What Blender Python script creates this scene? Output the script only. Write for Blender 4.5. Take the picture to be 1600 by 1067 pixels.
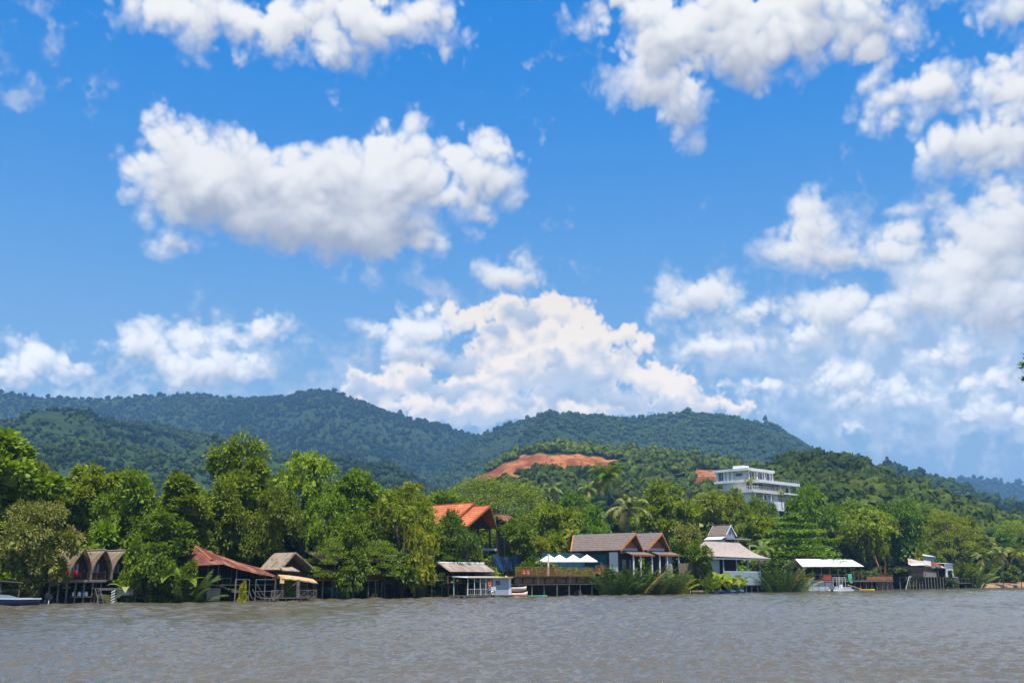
import bpy, bmesh, math, random
import numpy as np
from mathutils import Vector, Matrix, noise as mnoise
R = math.radians
scene = bpy.context.scene
for o in list(bpy.data.objects): bpy.data.objects.remove(o)

# ---------------------------------------------------------------- camera
LENS_F = 1570.0 / 1600.0                    # focal length / picture width
CAM_H, PITCH = 2.6, math.atan((903 - 533.5) / 1570.0)
cam_d = bpy.data.cameras.new('camera'); cam = bpy.data.objects.new('camera', cam_d)
scene.collection.objects.link(cam); scene.camera = cam
cam_d.sensor_width = 36; cam_d.lens = 36 * LENS_F
cam_d.clip_start = 0.5; cam_d.clip_end = 60000
cam.location = (0, 0, CAM_H); cam.rotation_euler = (R(90) + PITCH, 0, 0)

# ---------------------------------------------------------------- sky and clouds (world)
SUN_AZ, SUN_EL = R(166), R(74)             # azimuth from +Y towards +X
SUN_DIR = Vector((math.sin(SUN_AZ)*math.cos(SUN_EL), math.cos(SUN_AZ)*math.cos(SUN_EL), math.sin(SUN_EL)))
# cloud masses: azimuth, elevation, half width, half height in degrees
CLOUD_MAIN = [(-19.5,29.71,3.24,1.42), (-15.03,29.83,4.15,1.46), (-10.35,29.12,1.95,1.26), (-9.66,30.99,5.12,1.31), (-5.65,30.57,2.48,1.16), (-7.63,30.14,2.38,1.32), (-21.32,29.74,1.76,0.78), (-19.08,22.83,2.1,1.61), (-20.84,20.91,1.97,1.51), (-17.7,21.11,3.88,2.56), (-14.47,21.42,4.01,2.35), (-10.75,21.36,4.49,2.28), (-6.98,22.27,3.26,2.47), (-5.47,23.38,1.36,1.41), (-10.67,19.59,5.57,1.84), (-7.65,19.39,3.4,1.5), (-14,19.71,3.99,1.57), (-1.95,22.76,2.34,1.35), (-2.91,21.32,2.71,1), (-0.39,22.42,1.09,0.71), (-19.36,17.66,0.85,0.68), (-25.9,11.08,1.27,1.05), (-24.18,10.83,0.99,0.73), (-27.02,10.25,1.18,0.65), (-20.61,12.37,1.71,1.09), (-18.13,12.73,1.36,0.83), (-17,11.23,2.89,0.91), (-18.32,10.8,1.68,0.55), (-14.18,13.62,1.27,0.5), (-16.09,13.22,1.04,0.42), (0,17.02,2.09,0.91), (9.99,29.65,3.91,1.98), (9.49,27.33,2.72,2.2), (10.18,25.58,1.92,1.3), (13.81,28.64,3.41,2.14), (17.61,29.18,4.4,1.93), (21.21,28.64,2.81,1.52), (15.86,30.7,7.5,1.28), (8.07,31.1,3.18,0.92), (24.29,24.88,2.64,1.21), (22.63,25.32,1.36,0.64), (27.86,24.54,1.87,1.24), (28.9,25.28,1.23,1.07), (26.57,21.72,2.67,1.53), (28.48,21.86,1.82,1.73), (24.96,21.82,1.45,0.81), (27.61,19.75,1.37,0.8), (28.33,28.36,1.57,0.75), (17.55,19.05,1.58,1.38), (16.75,17.73,2.46,1.11), (18.46,17.23,2.41,1.03), (21.56,17.59,1.39,1.22), (22.86,17.27,0.65,0.67), (24.94,18.51,0.95,0.92), (26.98,16.9,2.44,1.94), (28.03,18.06,1.5,1.6), (25.57,15.43,2.79,1.64), (23.24,14.35,1.92,1.01), (26.63,13.65,2.42,1.63), (10.85,15.47,2.19,1.15), (8.99,14.84,0.81,0.43), (13.88,14.52,1.42,0.5), (12.17,12.72,2.22,0.64), (18.25,14.39,2.25,0.97), (16.85,13.1,1.44,0.63), (20.35,13.18,1.59,0.89), (21.29,14.48,1.12,0.61), (18.58,10.68,1.47,0.9), (19.39,9.46,1.19,0.41), (20.9,9.92,0.71,0.34), (14.52,10.27,1.67,0.42), (12.07,10.58,0.85,0.28), (23.93,11.52,1.5,0.6), (26.09,10,1.2,0.52), (25.18,8.49,1.81,0.36), (26.92,7.88,1,0.39), (22.78,9.38,0.82,0.27), (19.09,7.76,0.66,0.21), (-5.25,13.86,2.05,1.02), (-5.96,12.58,1.66,0.91), (-8.22,13.89,1.03,0.4)]
CLOUD_VEIL = [(21.97,11.07,9.57,4.05), (25.51,14.77,4.64,4.27), (13.24,12.67,5.31,2.48), (11.67,17.22,0.95,0.57), (5.46,31.07,1.61,0.79), (3.21,28.81,2,0.68), (-1.9,16.64,1.52,0.65), (-3.79,16.07,1.51,0.51), (19.89,19.9,0.55,0.74), (-27.3,25.23,0.95,0.5), (-28.99,26.04,0.77,0.49), (-25.41,28.89,0.66,0.49), (-10.75,17.2,0.81,0.21), (1.53,17.37,1.14,0.65), (-14.61,11.89,2.8,1.06), (-8.84,10.69,2.9,2.16), (-16.14,13.92,1.39,0.56), (25.23,27.29,1.32,1.24), (23.62,8.26,8.02,1.99), (-3.69,9.34,13.7,1.45), (-22.82,9.82,6.29,0.74)]
CLOUD_CREAM = [(2.57,15.11,1.81,0.95), (3.96,14.87,0.9,0.73), (0,14.83,1.36,0.88), (-2.08,14.89,1.58,0.87), (-3.2,14.44,1.13,0.73), (1.88,13.73,2.25,1.02), (3.93,13.16,2.61,1.02), (6.54,13.36,1.26,0.65), (7.63,12.89,0.81,0.58), (-0.75,13.19,2.25,1.09), (0,11.55,2.6,1.46), (2.61,11.9,3.35,1.46), (5.2,11.68,2.59,1.23), (-2.23,10.81,2.59,1.09), (-7.01,10.56,1.53,0.94), (-8.84,10.69,1.01,0.65), (-7.7,9.28,2.54,0.65), (-4.42,9.34,2.93,0.8), (-1.11,9.36,3.32,1.02), (2.58,9.35,3.31,0.87), (9.19,10.5,1.73,0.86), (10.42,9.75,2.15,0.72), (12.35,9.15,1.76,0.43), (7.39,11.09,2.19,0.94), (7.34,9.29,3.26,0.65), (-5.94,11.49,1.47,0.73)]
CLOUD_GREY = [(1.21,14.57,1.36,0.47), (-1.31,13.44,1.27,0.55), (-3.7,10.36,2.51,0.73), (-5.55,10.77,1.1,0.51), (2.96,10.15,2.58,0.65), (4.64,11.22,1.77,0.65), (6.08,9.96,1.76,0.47), (0.74,9.8,1.48,0.44), (-8.28,10.28,1.45,0.58), (8,9.42,1.59,0.43), (-4.1,12.25,1.63,0.55), (5.77,12.22,1.48,0.44), (-2.23,11.72,1.26,0.4), (2.24,12.27,1.12,0.36), (11.34,10.18,1.42,0.36), (-7.43,12.18,1.47,0.51)]
# ---- clouds: a thickness field over azimuth / elevation, built from noise and lit by the sun's direction
def make_clouds(az0, az1, el0, el1, step, near, seed=5):
    W, H = int(round((az1-az0)/step)), int(round((el1-el0)/step))
    rng = np.random.default_rng(seed if near else seed+1)
    AZ, EL = np.meshgrid(az0+(np.arange(W)+.5)*step, el0+(np.arange(H)+.5)*step)
    AZ = AZ.astype(np.float32); EL = EL.astype(np.float32)
    fy = np.fft.fftfreq(H)[:, None]; fx = np.fft.rfftfreq(W)[None, :]
    fr = np.sqrt(fx*fx + fy*fy)/step                       # cycles per degree
    def band(lo, hi, slope=0.0):
        s = np.fft.rfft2(rng.standard_normal((H, W)))
        m = np.where((fr >= lo) & (fr < hi), np.maximum(fr, 1e-6)**(-slope), 0)
        x = np.fft.irfft2(s*m, s=(H, W)).astype(np.float32)
        return x/(x.std()+1e-9)
    def blur(a, sig):
        g = np.exp(-2*(math.pi*sig*fr)**2)
        return np.fft.irfft2(np.fft.rfft2(a)*g, s=(H, W)).astype(np.float32)
    def warped(a, dx, dy):
        xi = np.clip(np.arange(W)[None, :] + dx/step, 0, W-1.01); yi = np.clip(np.arange(H)[:, None] + dy/step, 0, H-1.01)
        x0 = xi.astype(np.int32); y0 = yi.astype(np.int32); fx_ = xi-x0; fy_ = yi-y0
        return (a[y0, x0]*(1-fx_)+a[y0, x0+1]*fx_)*(1-fy_) + (a[y0+1, x0]*(1-fx_)+a[y0+1, x0+1]*fx_)*fy_
    size = np.clip(.42 + EL/26.0, .4, 1.5)                 # puffs look larger overhead, smaller far away
    def two(fn):                                           # same pattern at two scales, blended by elevation
        a, b = fn(1.0), fn(2.1)
        t = np.clip((size-.55)/.75, 0, 1)
        return a*t + b*(1-t)
    billow = two(lambda k: sum(w*(np.abs(band(f*k*.75, f*k*1.35))-.8) for f, w in ((.2, .5), (.4, .52), (.8, .26), (1.6, .10), (3.2, .035), (6.4, .010))))
    fbm = two(lambda k: band(.2*k, 9.0, 2.1))
    wx = two(lambda k: band(.15*k, 3.5, 1.7)); wy = two(lambda k: band(.15*k, 3.5, 1.7))
    fine = band(1.2, 9.5, 1.2)
    cover = band(.004, .06, .8)
    def union(blobs, k, warp):
        X = AZ + wx*warp*size; Y = EL + wy*warp*size
        acc = np.full((H, W), 9.0, np.float32)
        for (a, e, rx, ry) in blobs:
            m = 6.0
            i0, i1 = np.searchsorted(AZ[0], [a-rx-m, a+rx+m]); j0, j1 = np.searchsorted(EL[:, 0], [e-ry-m, e+ry+m])
            if i1 <= i0 or j1 <= j0: continue
            s = (slice(j0, j1), slice(i0, i1))
            rm = min(rx, ry)*.75 + max(rx, ry)*.25
            y = (Y[s]-e)/ry
            v = (np.sqrt(((X[s]-a)/rx)**2 + y*y)-1)*rm
            h = np.maximum(k-np.abs(acc[s]-v), 0)/k
            acc[s] = np.minimum(acc[s], v) - h*h*k*.25
        return -acc
    def shade(F, relief, soft):
        """brightness 0..1 of a cloud whose bulge towards the viewer follows its thickness"""
        h = np.sqrt(np.maximum(F, 0)*1.5+.02)*relief
        sx, sy, sz = -.22, .85, .42
        gy, gx = np.gradient(blur(h, .20), step)
        nz = 1/np.sqrt(1+gx*gx+gy*gy)
        lam = (-gx*sx - gy*sy + sz)*nz
        gy, gx = np.gradient(blur(h, .9), step)
        nz = 1/np.sqrt(1+gx*gx+gy*gy)
        lam2 = (-gx*sx - gy*sy + sz)*nz
        od = np.zeros_like(F)                               # what stands between a point and the sun
        for t in (.25, .5, .9, 1.5, 2.3, 3.4):
            od += np.maximum(warped(F, np.full((H, W), t*sx, np.float32), np.full((H, W), t*sy, np.float32)), 0)*(.45 if t < 1 else .6)
        sh = np.exp(-od*.17)
        return lam, lam2, sh
    def step_(x, a, b):
        t = np.clip((x-a)/(b-a), 0, 1); return t*t*(3-2*t)
    veil, cream, grey, cumulus = (CLOUD_VEIL, CLOUD_CREAM, CLOUD_GREY, CLOUD_MAIN) if near else ([], [], [], [])
    out = np.zeros((H, W, 3), np.float32); A = np.zeros((H, W), np.float32)
    def over(rgb, al):
        nonlocal out, A
        out = out*(1-al[..., None]) + rgb*al[..., None]; A = A*(1-al) + al
    def lerp(a, b, t):
        return np.array(a, np.float32)*(1-t[..., None]) + np.array(b, np.float32)*t[..., None]
    # thin veil
    F = union(veil, 2.5, 1.1) + fbm*.55 + billow*.1
    al = step_(F, -.9, 2.6)*.60
    over(lerp(VEIL_DARK, VEIL_LIT, step_(fbm*.5+billow*.5, -1.0, 1.2)), al)
    # tall distant tower
    F = union(cream, .5, .28)+.05 + billow*.46 + fbm*.16
    lam, lam2, sh = shade(F, 1.3, .3)
    s = .16 + .40*lam + .42*lam2 + .30*sh + .22*(billow+.2)
    over(lerp(CREAM_DARK, CREAM_LIT, step_(s, .18, .95)), step_(F+fine*.04, -.10, .42)*(1-.75*step_(-EL, -7.2, -4.6)))
    # grey scraps before it
    F = union(grey, .6, .3)+.1 + billow*.3 + fbm*.3
    lam, lam2, sh = shade(F, .8, .3)
    over(lerp(GREY_DARK, GREY_LIT, step_(.3+.4*lam+.2*lam2, 0, 1)), step_(F, -.25, .8)*.9)
    # cumulus
    F0 = union(cumulus, .8, .24) + .10*size
    outside = np.maximum(step_(np.abs(AZ), 29, 36), step_(EL, 33.5, 38)) if near else np.ones((H, W), np.float32)
    F0 = np.maximum(F0, (cover*3.2-1.6)*outside - 12*(1-outside) - 6*step_(-EL, -3, 1))
    F = F0 + billow*.50*size + fbm*.24*size
    lam, lam2, sh = shade(F/size, 1.0, .3)
    s = -.07 + .17*lam + .52*lam2 + .58*sh + .12*(billow+.2)
    soft = .75+.35*fbm+.75*step_(-lam2, -.75, .35)          # crisp on the sunlit side, loose below
    edge = step_(F+fine*.015*size, -.42*size, np.maximum(soft, .35)*size)
    over(lerp(WHITE_DARK, WHITE_LIT, step_(s, .10, .96)), edge)
    rgb = out/np.maximum(A, 1e-4)[..., None]*(1+.42*step_(-EL, -19, -6))[..., None]      # low clouds shine through the haze layer
    return rgb, A
SKY_STRENGTH = 0.05                            # cloud colours below are radiance; divided by the strength in the nodes
SKY_TINT, SKY_GAMMA = (.06, 1.52, 5.55), (1.9, .7, .25)    # a deeper, flatter blue than the bare model gives
WHITE_LIT, WHITE_DARK = (1.03, 1.02, 1.0), (.42, .46, .56)
CREAM_LIT, CREAM_DARK = (1.08, .96, .82), (.56, .62, .72)
GREY_LIT, GREY_DARK = (.60, .67, .78), (.36, .45, .60)
VEIL_LIT, VEIL_DARK = (.74, .78, .85), (.48, .56, .68)
world = bpy.data.worlds.new('World'); scene.world = world; world.use_nodes = True
def build_world():
    nt = world.node_tree; nt.nodes.clear()
    N = nt.nodes.new; L = nt.links.new
    def put(s, v):
        if isinstance(v, bpy.types.NodeSocket): L(v, s)
        else: s.default_value = v
    def m(op, a, b=None, c=None, clamp=False):
        x = N('ShaderNodeMath'); x.operation = op; x.use_clamp = clamp
        for i, v in enumerate((a, b, c)):
            if v is not None: put(x.inputs[i], v)
        return x.outputs[0]
    def mix(f, a, b):
        x = N('ShaderNodeMix'); x.data_type = 'RGBA'; put(x.inputs[0], f); put(x.inputs[6], a); put(x.inputs[7], b)
        return x.outputs[2]
    tc = N('ShaderNodeTexCoord'); sep = N('ShaderNodeSeparateXYZ'); L(tc.outputs['Generated'], sep.inputs[0])
    x, y, z = sep.outputs
    az = m('DEGREES', m('ARCTAN2', x, y))
    el = m('DEGREES', m('ARCTAN2', z, m('SQRT', m('MULTIPLY_ADD', x, x, m('MULTIPLY', y, y)))))
    def field(az0, az1, el0, el1, step, near):
        rgb, A = make_clouds(az0, az1, el0, el1, step, near)
        H, W = A.shape
        im = bpy.data.images.new('cloud_field', W, H, alpha=True, float_buffer=True)
        im.colorspace_settings.name = 'Non-Color'; im.alpha_mode = 'CHANNEL_PACKED'
        im.pixels.foreach_set(np.dstack([rgb, A]).astype(np.float32).ravel()); im.update(); im.pack()
        t = N('ShaderNodeTexImage'); t.image = im; t.extension = 'EXTEND'; t.interpolation = 'Cubic' if near else 'Linear'
        cv = N('ShaderNodeCombineXYZ')
        L(m('MULTIPLY_ADD', az, 1/(az1-az0), -az0/(az1-az0)), cv.inputs[0])
        L(m('MULTIPLY_ADD', el, 1/(el1-el0), -el0/(el1-el0)), cv.inputs[1])
        L(cv.outputs[0], t.inputs[0])
        return t.outputs[0], t.outputs[1]
    near = field(-36, 36, -4, 40, .05, True)
    wide = field(-180, 180, -4, 90, .25, False)
    f = m('MULTIPLY', m('MULTIPLY_ADD', m('ABSOLUTE', az), -1/5, 36/5, True), m('MULTIPLY_ADD', el, -1/4, 40/4, True))
    pale = m('MULTIPLY', m('POWER', m('MULTIPLY_ADD', el, -1/36, 1.0, True), 2.4), 1.0)
    rgb = mix(f, wide[0], near[0])
    a = m('ADD', m('MULTIPLY', near[1], f), m('MULTIPLY', wide[1], m('SUBTRACT', 1.0, f)))
    sky = N('ShaderNodeTexSky'); sky.sky_type = 'NISHITA'; sky.sun_disc = False
    sky.sun_elevation = SUN_EL; sky.sun_rotation = SUN_AZ
    sky.air_density = 1.0; sky.dust_density = 0.2; sky.ozone_density = 1.5
    sc = N('ShaderNodeSeparateColor'); L(sky.outputs[0], sc.inputs[0]); cc = N('ShaderNodeCombineColor')
    for i in range(3):
        L(m('MULTIPLY', m('POWER', sc.outputs[i], SKY_GAMMA[i]), SKY_TINT[i]), cc.inputs[i])
    cl = N('ShaderNodeVectorMath'); cl.operation = 'SCALE'; L(rgb, cl.inputs[0]); cl.inputs['Scale'].default_value = .5/SKY_STRENGTH
    bg = N('ShaderNodeBackground'); out = N('ShaderNodeOutputWorld')
    L(mix(a, mix(pale, cc.outputs[0], (6.0, 7.0, 8.5, 1)), cl.outputs[0]), bg.inputs[0]); bg.inputs[1].default_value = SKY_STRENGTH
    L(bg.outputs[0], out.inputs[0])
build_world()
world.cycles.sampling_method = 'MANUAL'; world.cycles.sample_map_resolution = 512
sun_d = bpy.data.lights.new('sun', 'SUN'); sun = bpy.data.objects.new('sun', sun_d)
scene.collection.objects.link(sun)
sun_d.energy = 4.2; sun_d.angle = R(.53); sun_d.color = (1, .95, .87)
sun.rotation_euler = SUN_DIR.to_track_quat('Z', 'Y').to_euler()
vs = scene.view_settings
vs.view_transform = 'Standard'; vs.look = 'None'; vs.exposure = 1.0; vs.gamma = 1; vs.use_curve_mapping = False
scene.cycles.use_denoising = True
scene.cycles.use_adaptive_sampling = True; scene.cycles.adaptive_threshold = .015
scene.cycles.max_bounces = 6; scene.cycles.diffuse_bounces = 3; scene.cycles.glossy_bounces = 3
scene.cycles.transmission_bounces = 3; scene.cycles.transparent_max_bounces = 8; scene.cycles.volume_bounces = 0
scene.cycles.caustics_reflective = False; scene.cycles.caustics_refractive = False
# ================================================================ helpers
random.seed(7); RNG = np.random.default_rng(7)
COL = scene.collection
CP, SP = math.cos(PITCH), math.sin(PITCH)
def at(px, py, Y):
    """the point at depth Y seen at photograph pixel (px, py)"""
    x, y = (px-800)/1570.0, (533.5-py)/1570.0
    k = Y/(CP-y*SP)
    return Vector((x*k, Y, CAM_H + (SP+y*CP)*k))
def pix(v):
    d = Vector(v)-Vector((0, 0, CAM_H)); f = d.y*CP+d.z*SP; u = -d.y*SP+d.z*CP
    return (800+1570*d.x/f, 533.5-1570*u/f)
def kx(px, py=880):
    return at(px, py, 1.0).x                        # x per metre of depth
def tag(o, label=None, cat=None, group=None, kind=None):
    if label: o['label'] = label
    if cat: o['category'] = cat
    if group: o['group'] = group
    if kind: o['kind'] = kind
    return o
def thing(name, label, cat, loc=(0, 0, 0), rz=0.0, group=None):
    o = bpy.data.objects.new(name, None); COL.objects.link(o)
    o.location = loc; o.rotation_euler = (0, 0, rz); o.empty_display_size = .3
    return tag(o, label, cat, group)
def obj(name, me, parent=None, mat=None):
    o = bpy.data.objects.new(name, me); COL.objects.link(o)
    if parent is not None: o.parent = parent
    if mat is not None:
        if len(me.materials) == 0: me.materials.append(mat)
        elif me.materials[0] is not mat:
            o.material_slots[0].link = 'OBJECT'; o.material_slots[0].material = mat
    return o
def copy_tree(o, parent=None):
    c = o.copy(); COL.objects.link(c); c.parent = parent
    for ch in o.children: copy_tree(ch, c)
    return c
def np_mesh(name, V, Fq, smooth=False):
    """mesh from an (n,3) array and an (m,k) face array"""
    V = np.asarray(V, np.float32); Fq = np.asarray(Fq, np.int32)
    me = bpy.data.meshes.new(name); k = Fq.shape[1]
    me.vertices.add(len(V)); me.vertices.foreach_set('co', V.ravel())
    me.loops.add(Fq.size); me.loops.foreach_set('vertex_index', Fq.ravel())
    me.polygons.add(len(Fq)); me.polygons.foreach_set('loop_start', np.arange(0, Fq.size, k, dtype=np.int32))
    me.polygons.foreach_set('loop_total', np.full(len(Fq), k, np.int32))
    if smooth: me.polygons.foreach_set('use_smooth', np.ones(len(Fq), bool))
    me.update(calc_edges=True); return me
class MB:
    """collects simple solids and builds one mesh"""
    def __init__(s): s.v = []; s.f = []
    def add(s, vs, fs):
        b = len(s.v); s.v += [tuple(p) for p in vs]; s.f += [tuple(b+i for i in f) for f in fs]; return s
    def box(s, x0, x1, y0, y1, z0, z1):
        return s.add([(x0,y0,z0),(x1,y0,z0),(x1,y1,z0),(x0,y1,z0),(x0,y0,z1),(x1,y0,z1),(x1,y1,z1),(x0,y1,z1)],
                     [(0,3,2,1),(4,5,6,7),(0,1,5,4),(1,2,6,5),(2,3,7,6),(3,0,4,7)])
    def slab(s, a, b, c, d, t):
        """quad a b c d given thickness t along its normal"""
        a, b, c, d = map(Vector, (a, b, c, d)); n = (b-a).cross(d-a).normalized()*t
        return s.add([a, b, c, d, a+n, b+n, c+n, d+n], [(0,3,2,1),(4,5,6,7),(0,1,5,4),(1,2,6,5),(2,3,7,6),(3,0,4,7)])
    def prism(s, poly, axis, d0, d1):
        """extrude a 2-D outline along axis 0/1/2 from d0 to d1"""
        def p(u, w, d): return {0: (d, u, w), 1: (u, d, w), 2: (u, w, d)}[axis]
        n = len(poly)
        return s.add([p(u, w, d0) for u, w in poly]+[p(u, w, d1) for u, w in poly],
                     [tuple(range(n))[::-1], tuple(range(n, 2*n))]+[(i, (i+1) % n, n+(i+1) % n, n+i) for i in range(n)])
    def bar(s, p, q, r, n=4, r2=None):
        return s.tube([p, q], [r, r if r2 is None else r2], n)
    def tube(s, path, radii, n=6):
        path = [Vector(p) for p in path]; vs = []; fs = []
        for i, p in enumerate(path):
            t = (path[min(i+1, len(path)-1)]-path[max(i-1, 0)]).normalized()
            u = t.cross(Vector((0, 0, 1)) if abs(t.z) < .9 else Vector((1, 0, 0))).normalized(); w = t.cross(u)
            for k in range(n):
                a = 2*math.pi*(k+.5)/n; vs.append(p+(u*math.cos(a)+w*math.sin(a))*radii[i])
        for i in range(len(path)-1):
            for k in range(n):
                a, b = i*n+k, i*n+(k+1) % n; fs.append((a, b, b+n, a+n))
        fs += [tuple(range(n))[::-1], tuple(range((len(path)-1)*n, len(path)*n))]
        return s.add(vs, fs)
    def lathe(s, prof, n=12, c=(0, 0, 0)):
        vs = []; fs = []
        for r, z in prof:
            for k in range(n):
                a = 2*math.pi*k/n; vs.append((c[0]+r*math.cos(a), c[1]+r*math.sin(a), c[2]+z))
        for i in range(len(prof)-1):
            for k in range(n):
                a, b = i*n+k, i*n+(k+1) % n; fs.append((a, b, b+n, a+n))
        fs += [tuple(range(n))[::-1], tuple(range((len(prof)-1)*n, len(prof)*n))]
        return s.add(vs, fs)
    def ribbed(s, a, b, c, d, waves, amp, t):
        """corrugated sheet: eave a-b, ridge d-c; ribs run from eave to ridge"""
        a, b, c, d = map(Vector, (a, b, c, d)); nrm = (b-a).cross(d-a).normalized(); m = waves*2; vs = []; fs = []
        for i in range(m+1):
            u = i/m; o = nrm*(amp if i % 2 else -amp)
            lo = a.lerp(b, u)+o; hi = d.lerp(c, u)+o
            vs += [lo, hi, lo-nrm*t, hi-nrm*t]
        for i in range(m):
            p, q = 4*i, 4*i+4
            fs += [(p, q, q+1, p+1), (p+2, p+3, q+3, q+2), (p, p+2, q+2, q), (p+1, q+1, q+3, p+3)]
        fs += [(0, 1, 3, 2), (4*m, 4*m+2, 4*m+3, 4*m+1)]
        return s.add(vs, fs)
    def build(s, name, mat, parent=None, smooth=False, bevel=0):
        me = bpy.data.meshes.new(name); me.from_pydata(s.v, [], s.f)
        bm = bmesh.new(); bm.from_mesh(me); bmesh.ops.recalc_face_normals(bm, faces=bm.faces); bm.to_mesh(me); bm.free()
        if smooth: me.polygons.foreach_set('use_smooth', np.ones(len(me.polygons), bool))
        o = obj(name, me, parent, mat)
        return o
def hull(L, W, H, n=14, sheer=.25, stern=.8, depth=.25, rocker=.2, point=1.0, nose=0.0):
    """boat hull along +X, bow at +L/2, waterline at z = 0, open inside"""
    secs = []
    for i in range(n+1):
        u = i/n; x = -L/2+L*u
        w = W/2*(stern+(1-stern)*min(1, u/.35)) if u < .35 else W/2*(1-((u-.35)/.65)**(2.2*point))
        w = max(w, .015); up = H*(1+sheer*max(0, (u-.35)/.65)**2)+nose*max(0, (u-.8)/.2)**2
        low = -depth*(1-rocker*(2*u-1)**2*2)*(1 if u < .8 else 1-.9*((u-.8)/.2)**2)
        secs.append([(x, -w, up), (x, -w*.93, up*.4), (x, -w*.6, low*.8), (x, 0, low), (x, w*.6, low*.8), (x, w*.93, up*.4), (x, w, up),
                     (x, w*.86, up), (x, w*.75, up*.25), (x, 0, up*.15), (x, -w*.75, up*.25), (x, -w*.86, up)])
    m = MB(); k = 12; vs = [p for s_ in secs for p in s_]; fs = []
    for i in range(n):
        for j in range(k):
            a, b = i*k+j, i*k+(j+1) % k; fs.append((a, b, b+k, a+k))
    fs += [tuple(range(k))[::-1], tuple(range(n*k, n*k+k))]
    return m.add(vs, fs)
# smooth value noise for arrays
def vnoise(x, y, seed=0):
    x = np.asarray(x, np.float64); y = np.asarray(y, np.float64)
    xi = np.floor(x).astype(np.int64); yi = np.floor(y).astype(np.int64); fx = x-xi; fy = y-yi
    fx = fx*fx*(3-2*fx); fy = fy*fy*(3-2*fy)
    def h(i, j):
        n = (i*374761393 + j*668265263 + seed*1442695041) & 0x7fffffff
        n = ((n ^ (n >> 13))*1274126177) & 0x7fffffff
        return ((n ^ (n >> 16)) & 0xffff)/65535.0
    return (h(xi, yi)*(1-fx)+h(xi+1, yi)*fx)*(1-fy)+(h(xi, yi+1)*(1-fx)+h(xi+1, yi+1)*fx)*fy
def fbm2(x, y, oct=4, seed=0, gain=.5):
    t = 0; a = 1; n = 0
    for i in range(oct):
        t = t+a*(vnoise(x*2**i+17.3*i, y*2**i-9.1*i, seed+i)-.5); n += a; a *= gain
    return t/n*2

# ---------------------------------------------------------------- materials
def new_mat(name):
    m = bpy.data.materials.new(name); m.use_nodes = True; nt = m.node_tree; nt.nodes.clear()
    return m, nt, nt.nodes.new, nt.links.new
def surf(name, c1, c2, scale=2.0, rough=.8, bump=.0, stretch=(1, 1, 1), spec=.3, detail=5, metal=0.0, streak=None, lo=.35, hi=.65):
    """procedural surface: two colours mixed by noise, a little relief, optional long streaks of a third colour"""
    m, nt, N, L = new_mat(name)
    tc = N('ShaderNodeTexCoord'); mp = N('ShaderNodeMapping'); mp.inputs['Scale'].default_value = stretch; L(tc.outputs['Object'], mp.inputs[0])
    nz = N('ShaderNodeTexNoise'); nz.inputs['Scale'].default_value = scale; nz.inputs['Detail'].default_value = detail; L(mp.outputs[0], nz.inputs[0])
    mr = N('ShaderNodeMapRange'); mr.inputs[1].default_value = lo; mr.inputs[2].default_value = hi; L(nz.outputs[0], mr.inputs[0])
    mx = N('ShaderNodeMix'); mx.data_type = 'RGBA'; mx.inputs[6].default_value = (*c1, 1); mx.inputs[7].default_value = (*c2, 1); L(mr.outputs[0], mx.inputs[0])
    col = mx.outputs[2]
    if streak:
        n2 = N('ShaderNodeTexNoise'); n2.inputs['Scale'].default_value = scale*.35; n2.inputs['Detail'].default_value = 6; L(mp.outputs[0], n2.inputs[0])
        r2 = N('ShaderNodeMapRange'); r2.inputs[1].default_value = .52; r2.inputs[2].default_value = .68; L(n2.outputs[0], r2.inputs[0])
        m2 = N('ShaderNodeMix'); m2.data_type = 'RGBA'; L(r2.outputs[0], m2.inputs[0]); L(col, m2.inputs[6]); m2.inputs[7].default_value = (*streak, 1); col = m2.outputs[2]
    b = N('ShaderNodeBsdfPrincipled'); L(col, b.inputs['Base Color']); b.inputs['Roughness'].default_value = rough
    b.inputs['Specular IOR Level'].default_value = spec; b.inputs['Metallic'].default_value = metal
    if bump:
        bp = N('ShaderNodeBump'); bp.inputs['Strength'].default_value = bump; bp.inputs['Distance'].default_value = .05
        L(nz.outputs[0], bp.inputs['Height']); L(bp.outputs[0], b.inputs['Normal'])
    o = N('ShaderNodeOutputMaterial'); L(b.outputs[0], o.inputs[0])
    return m
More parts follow.
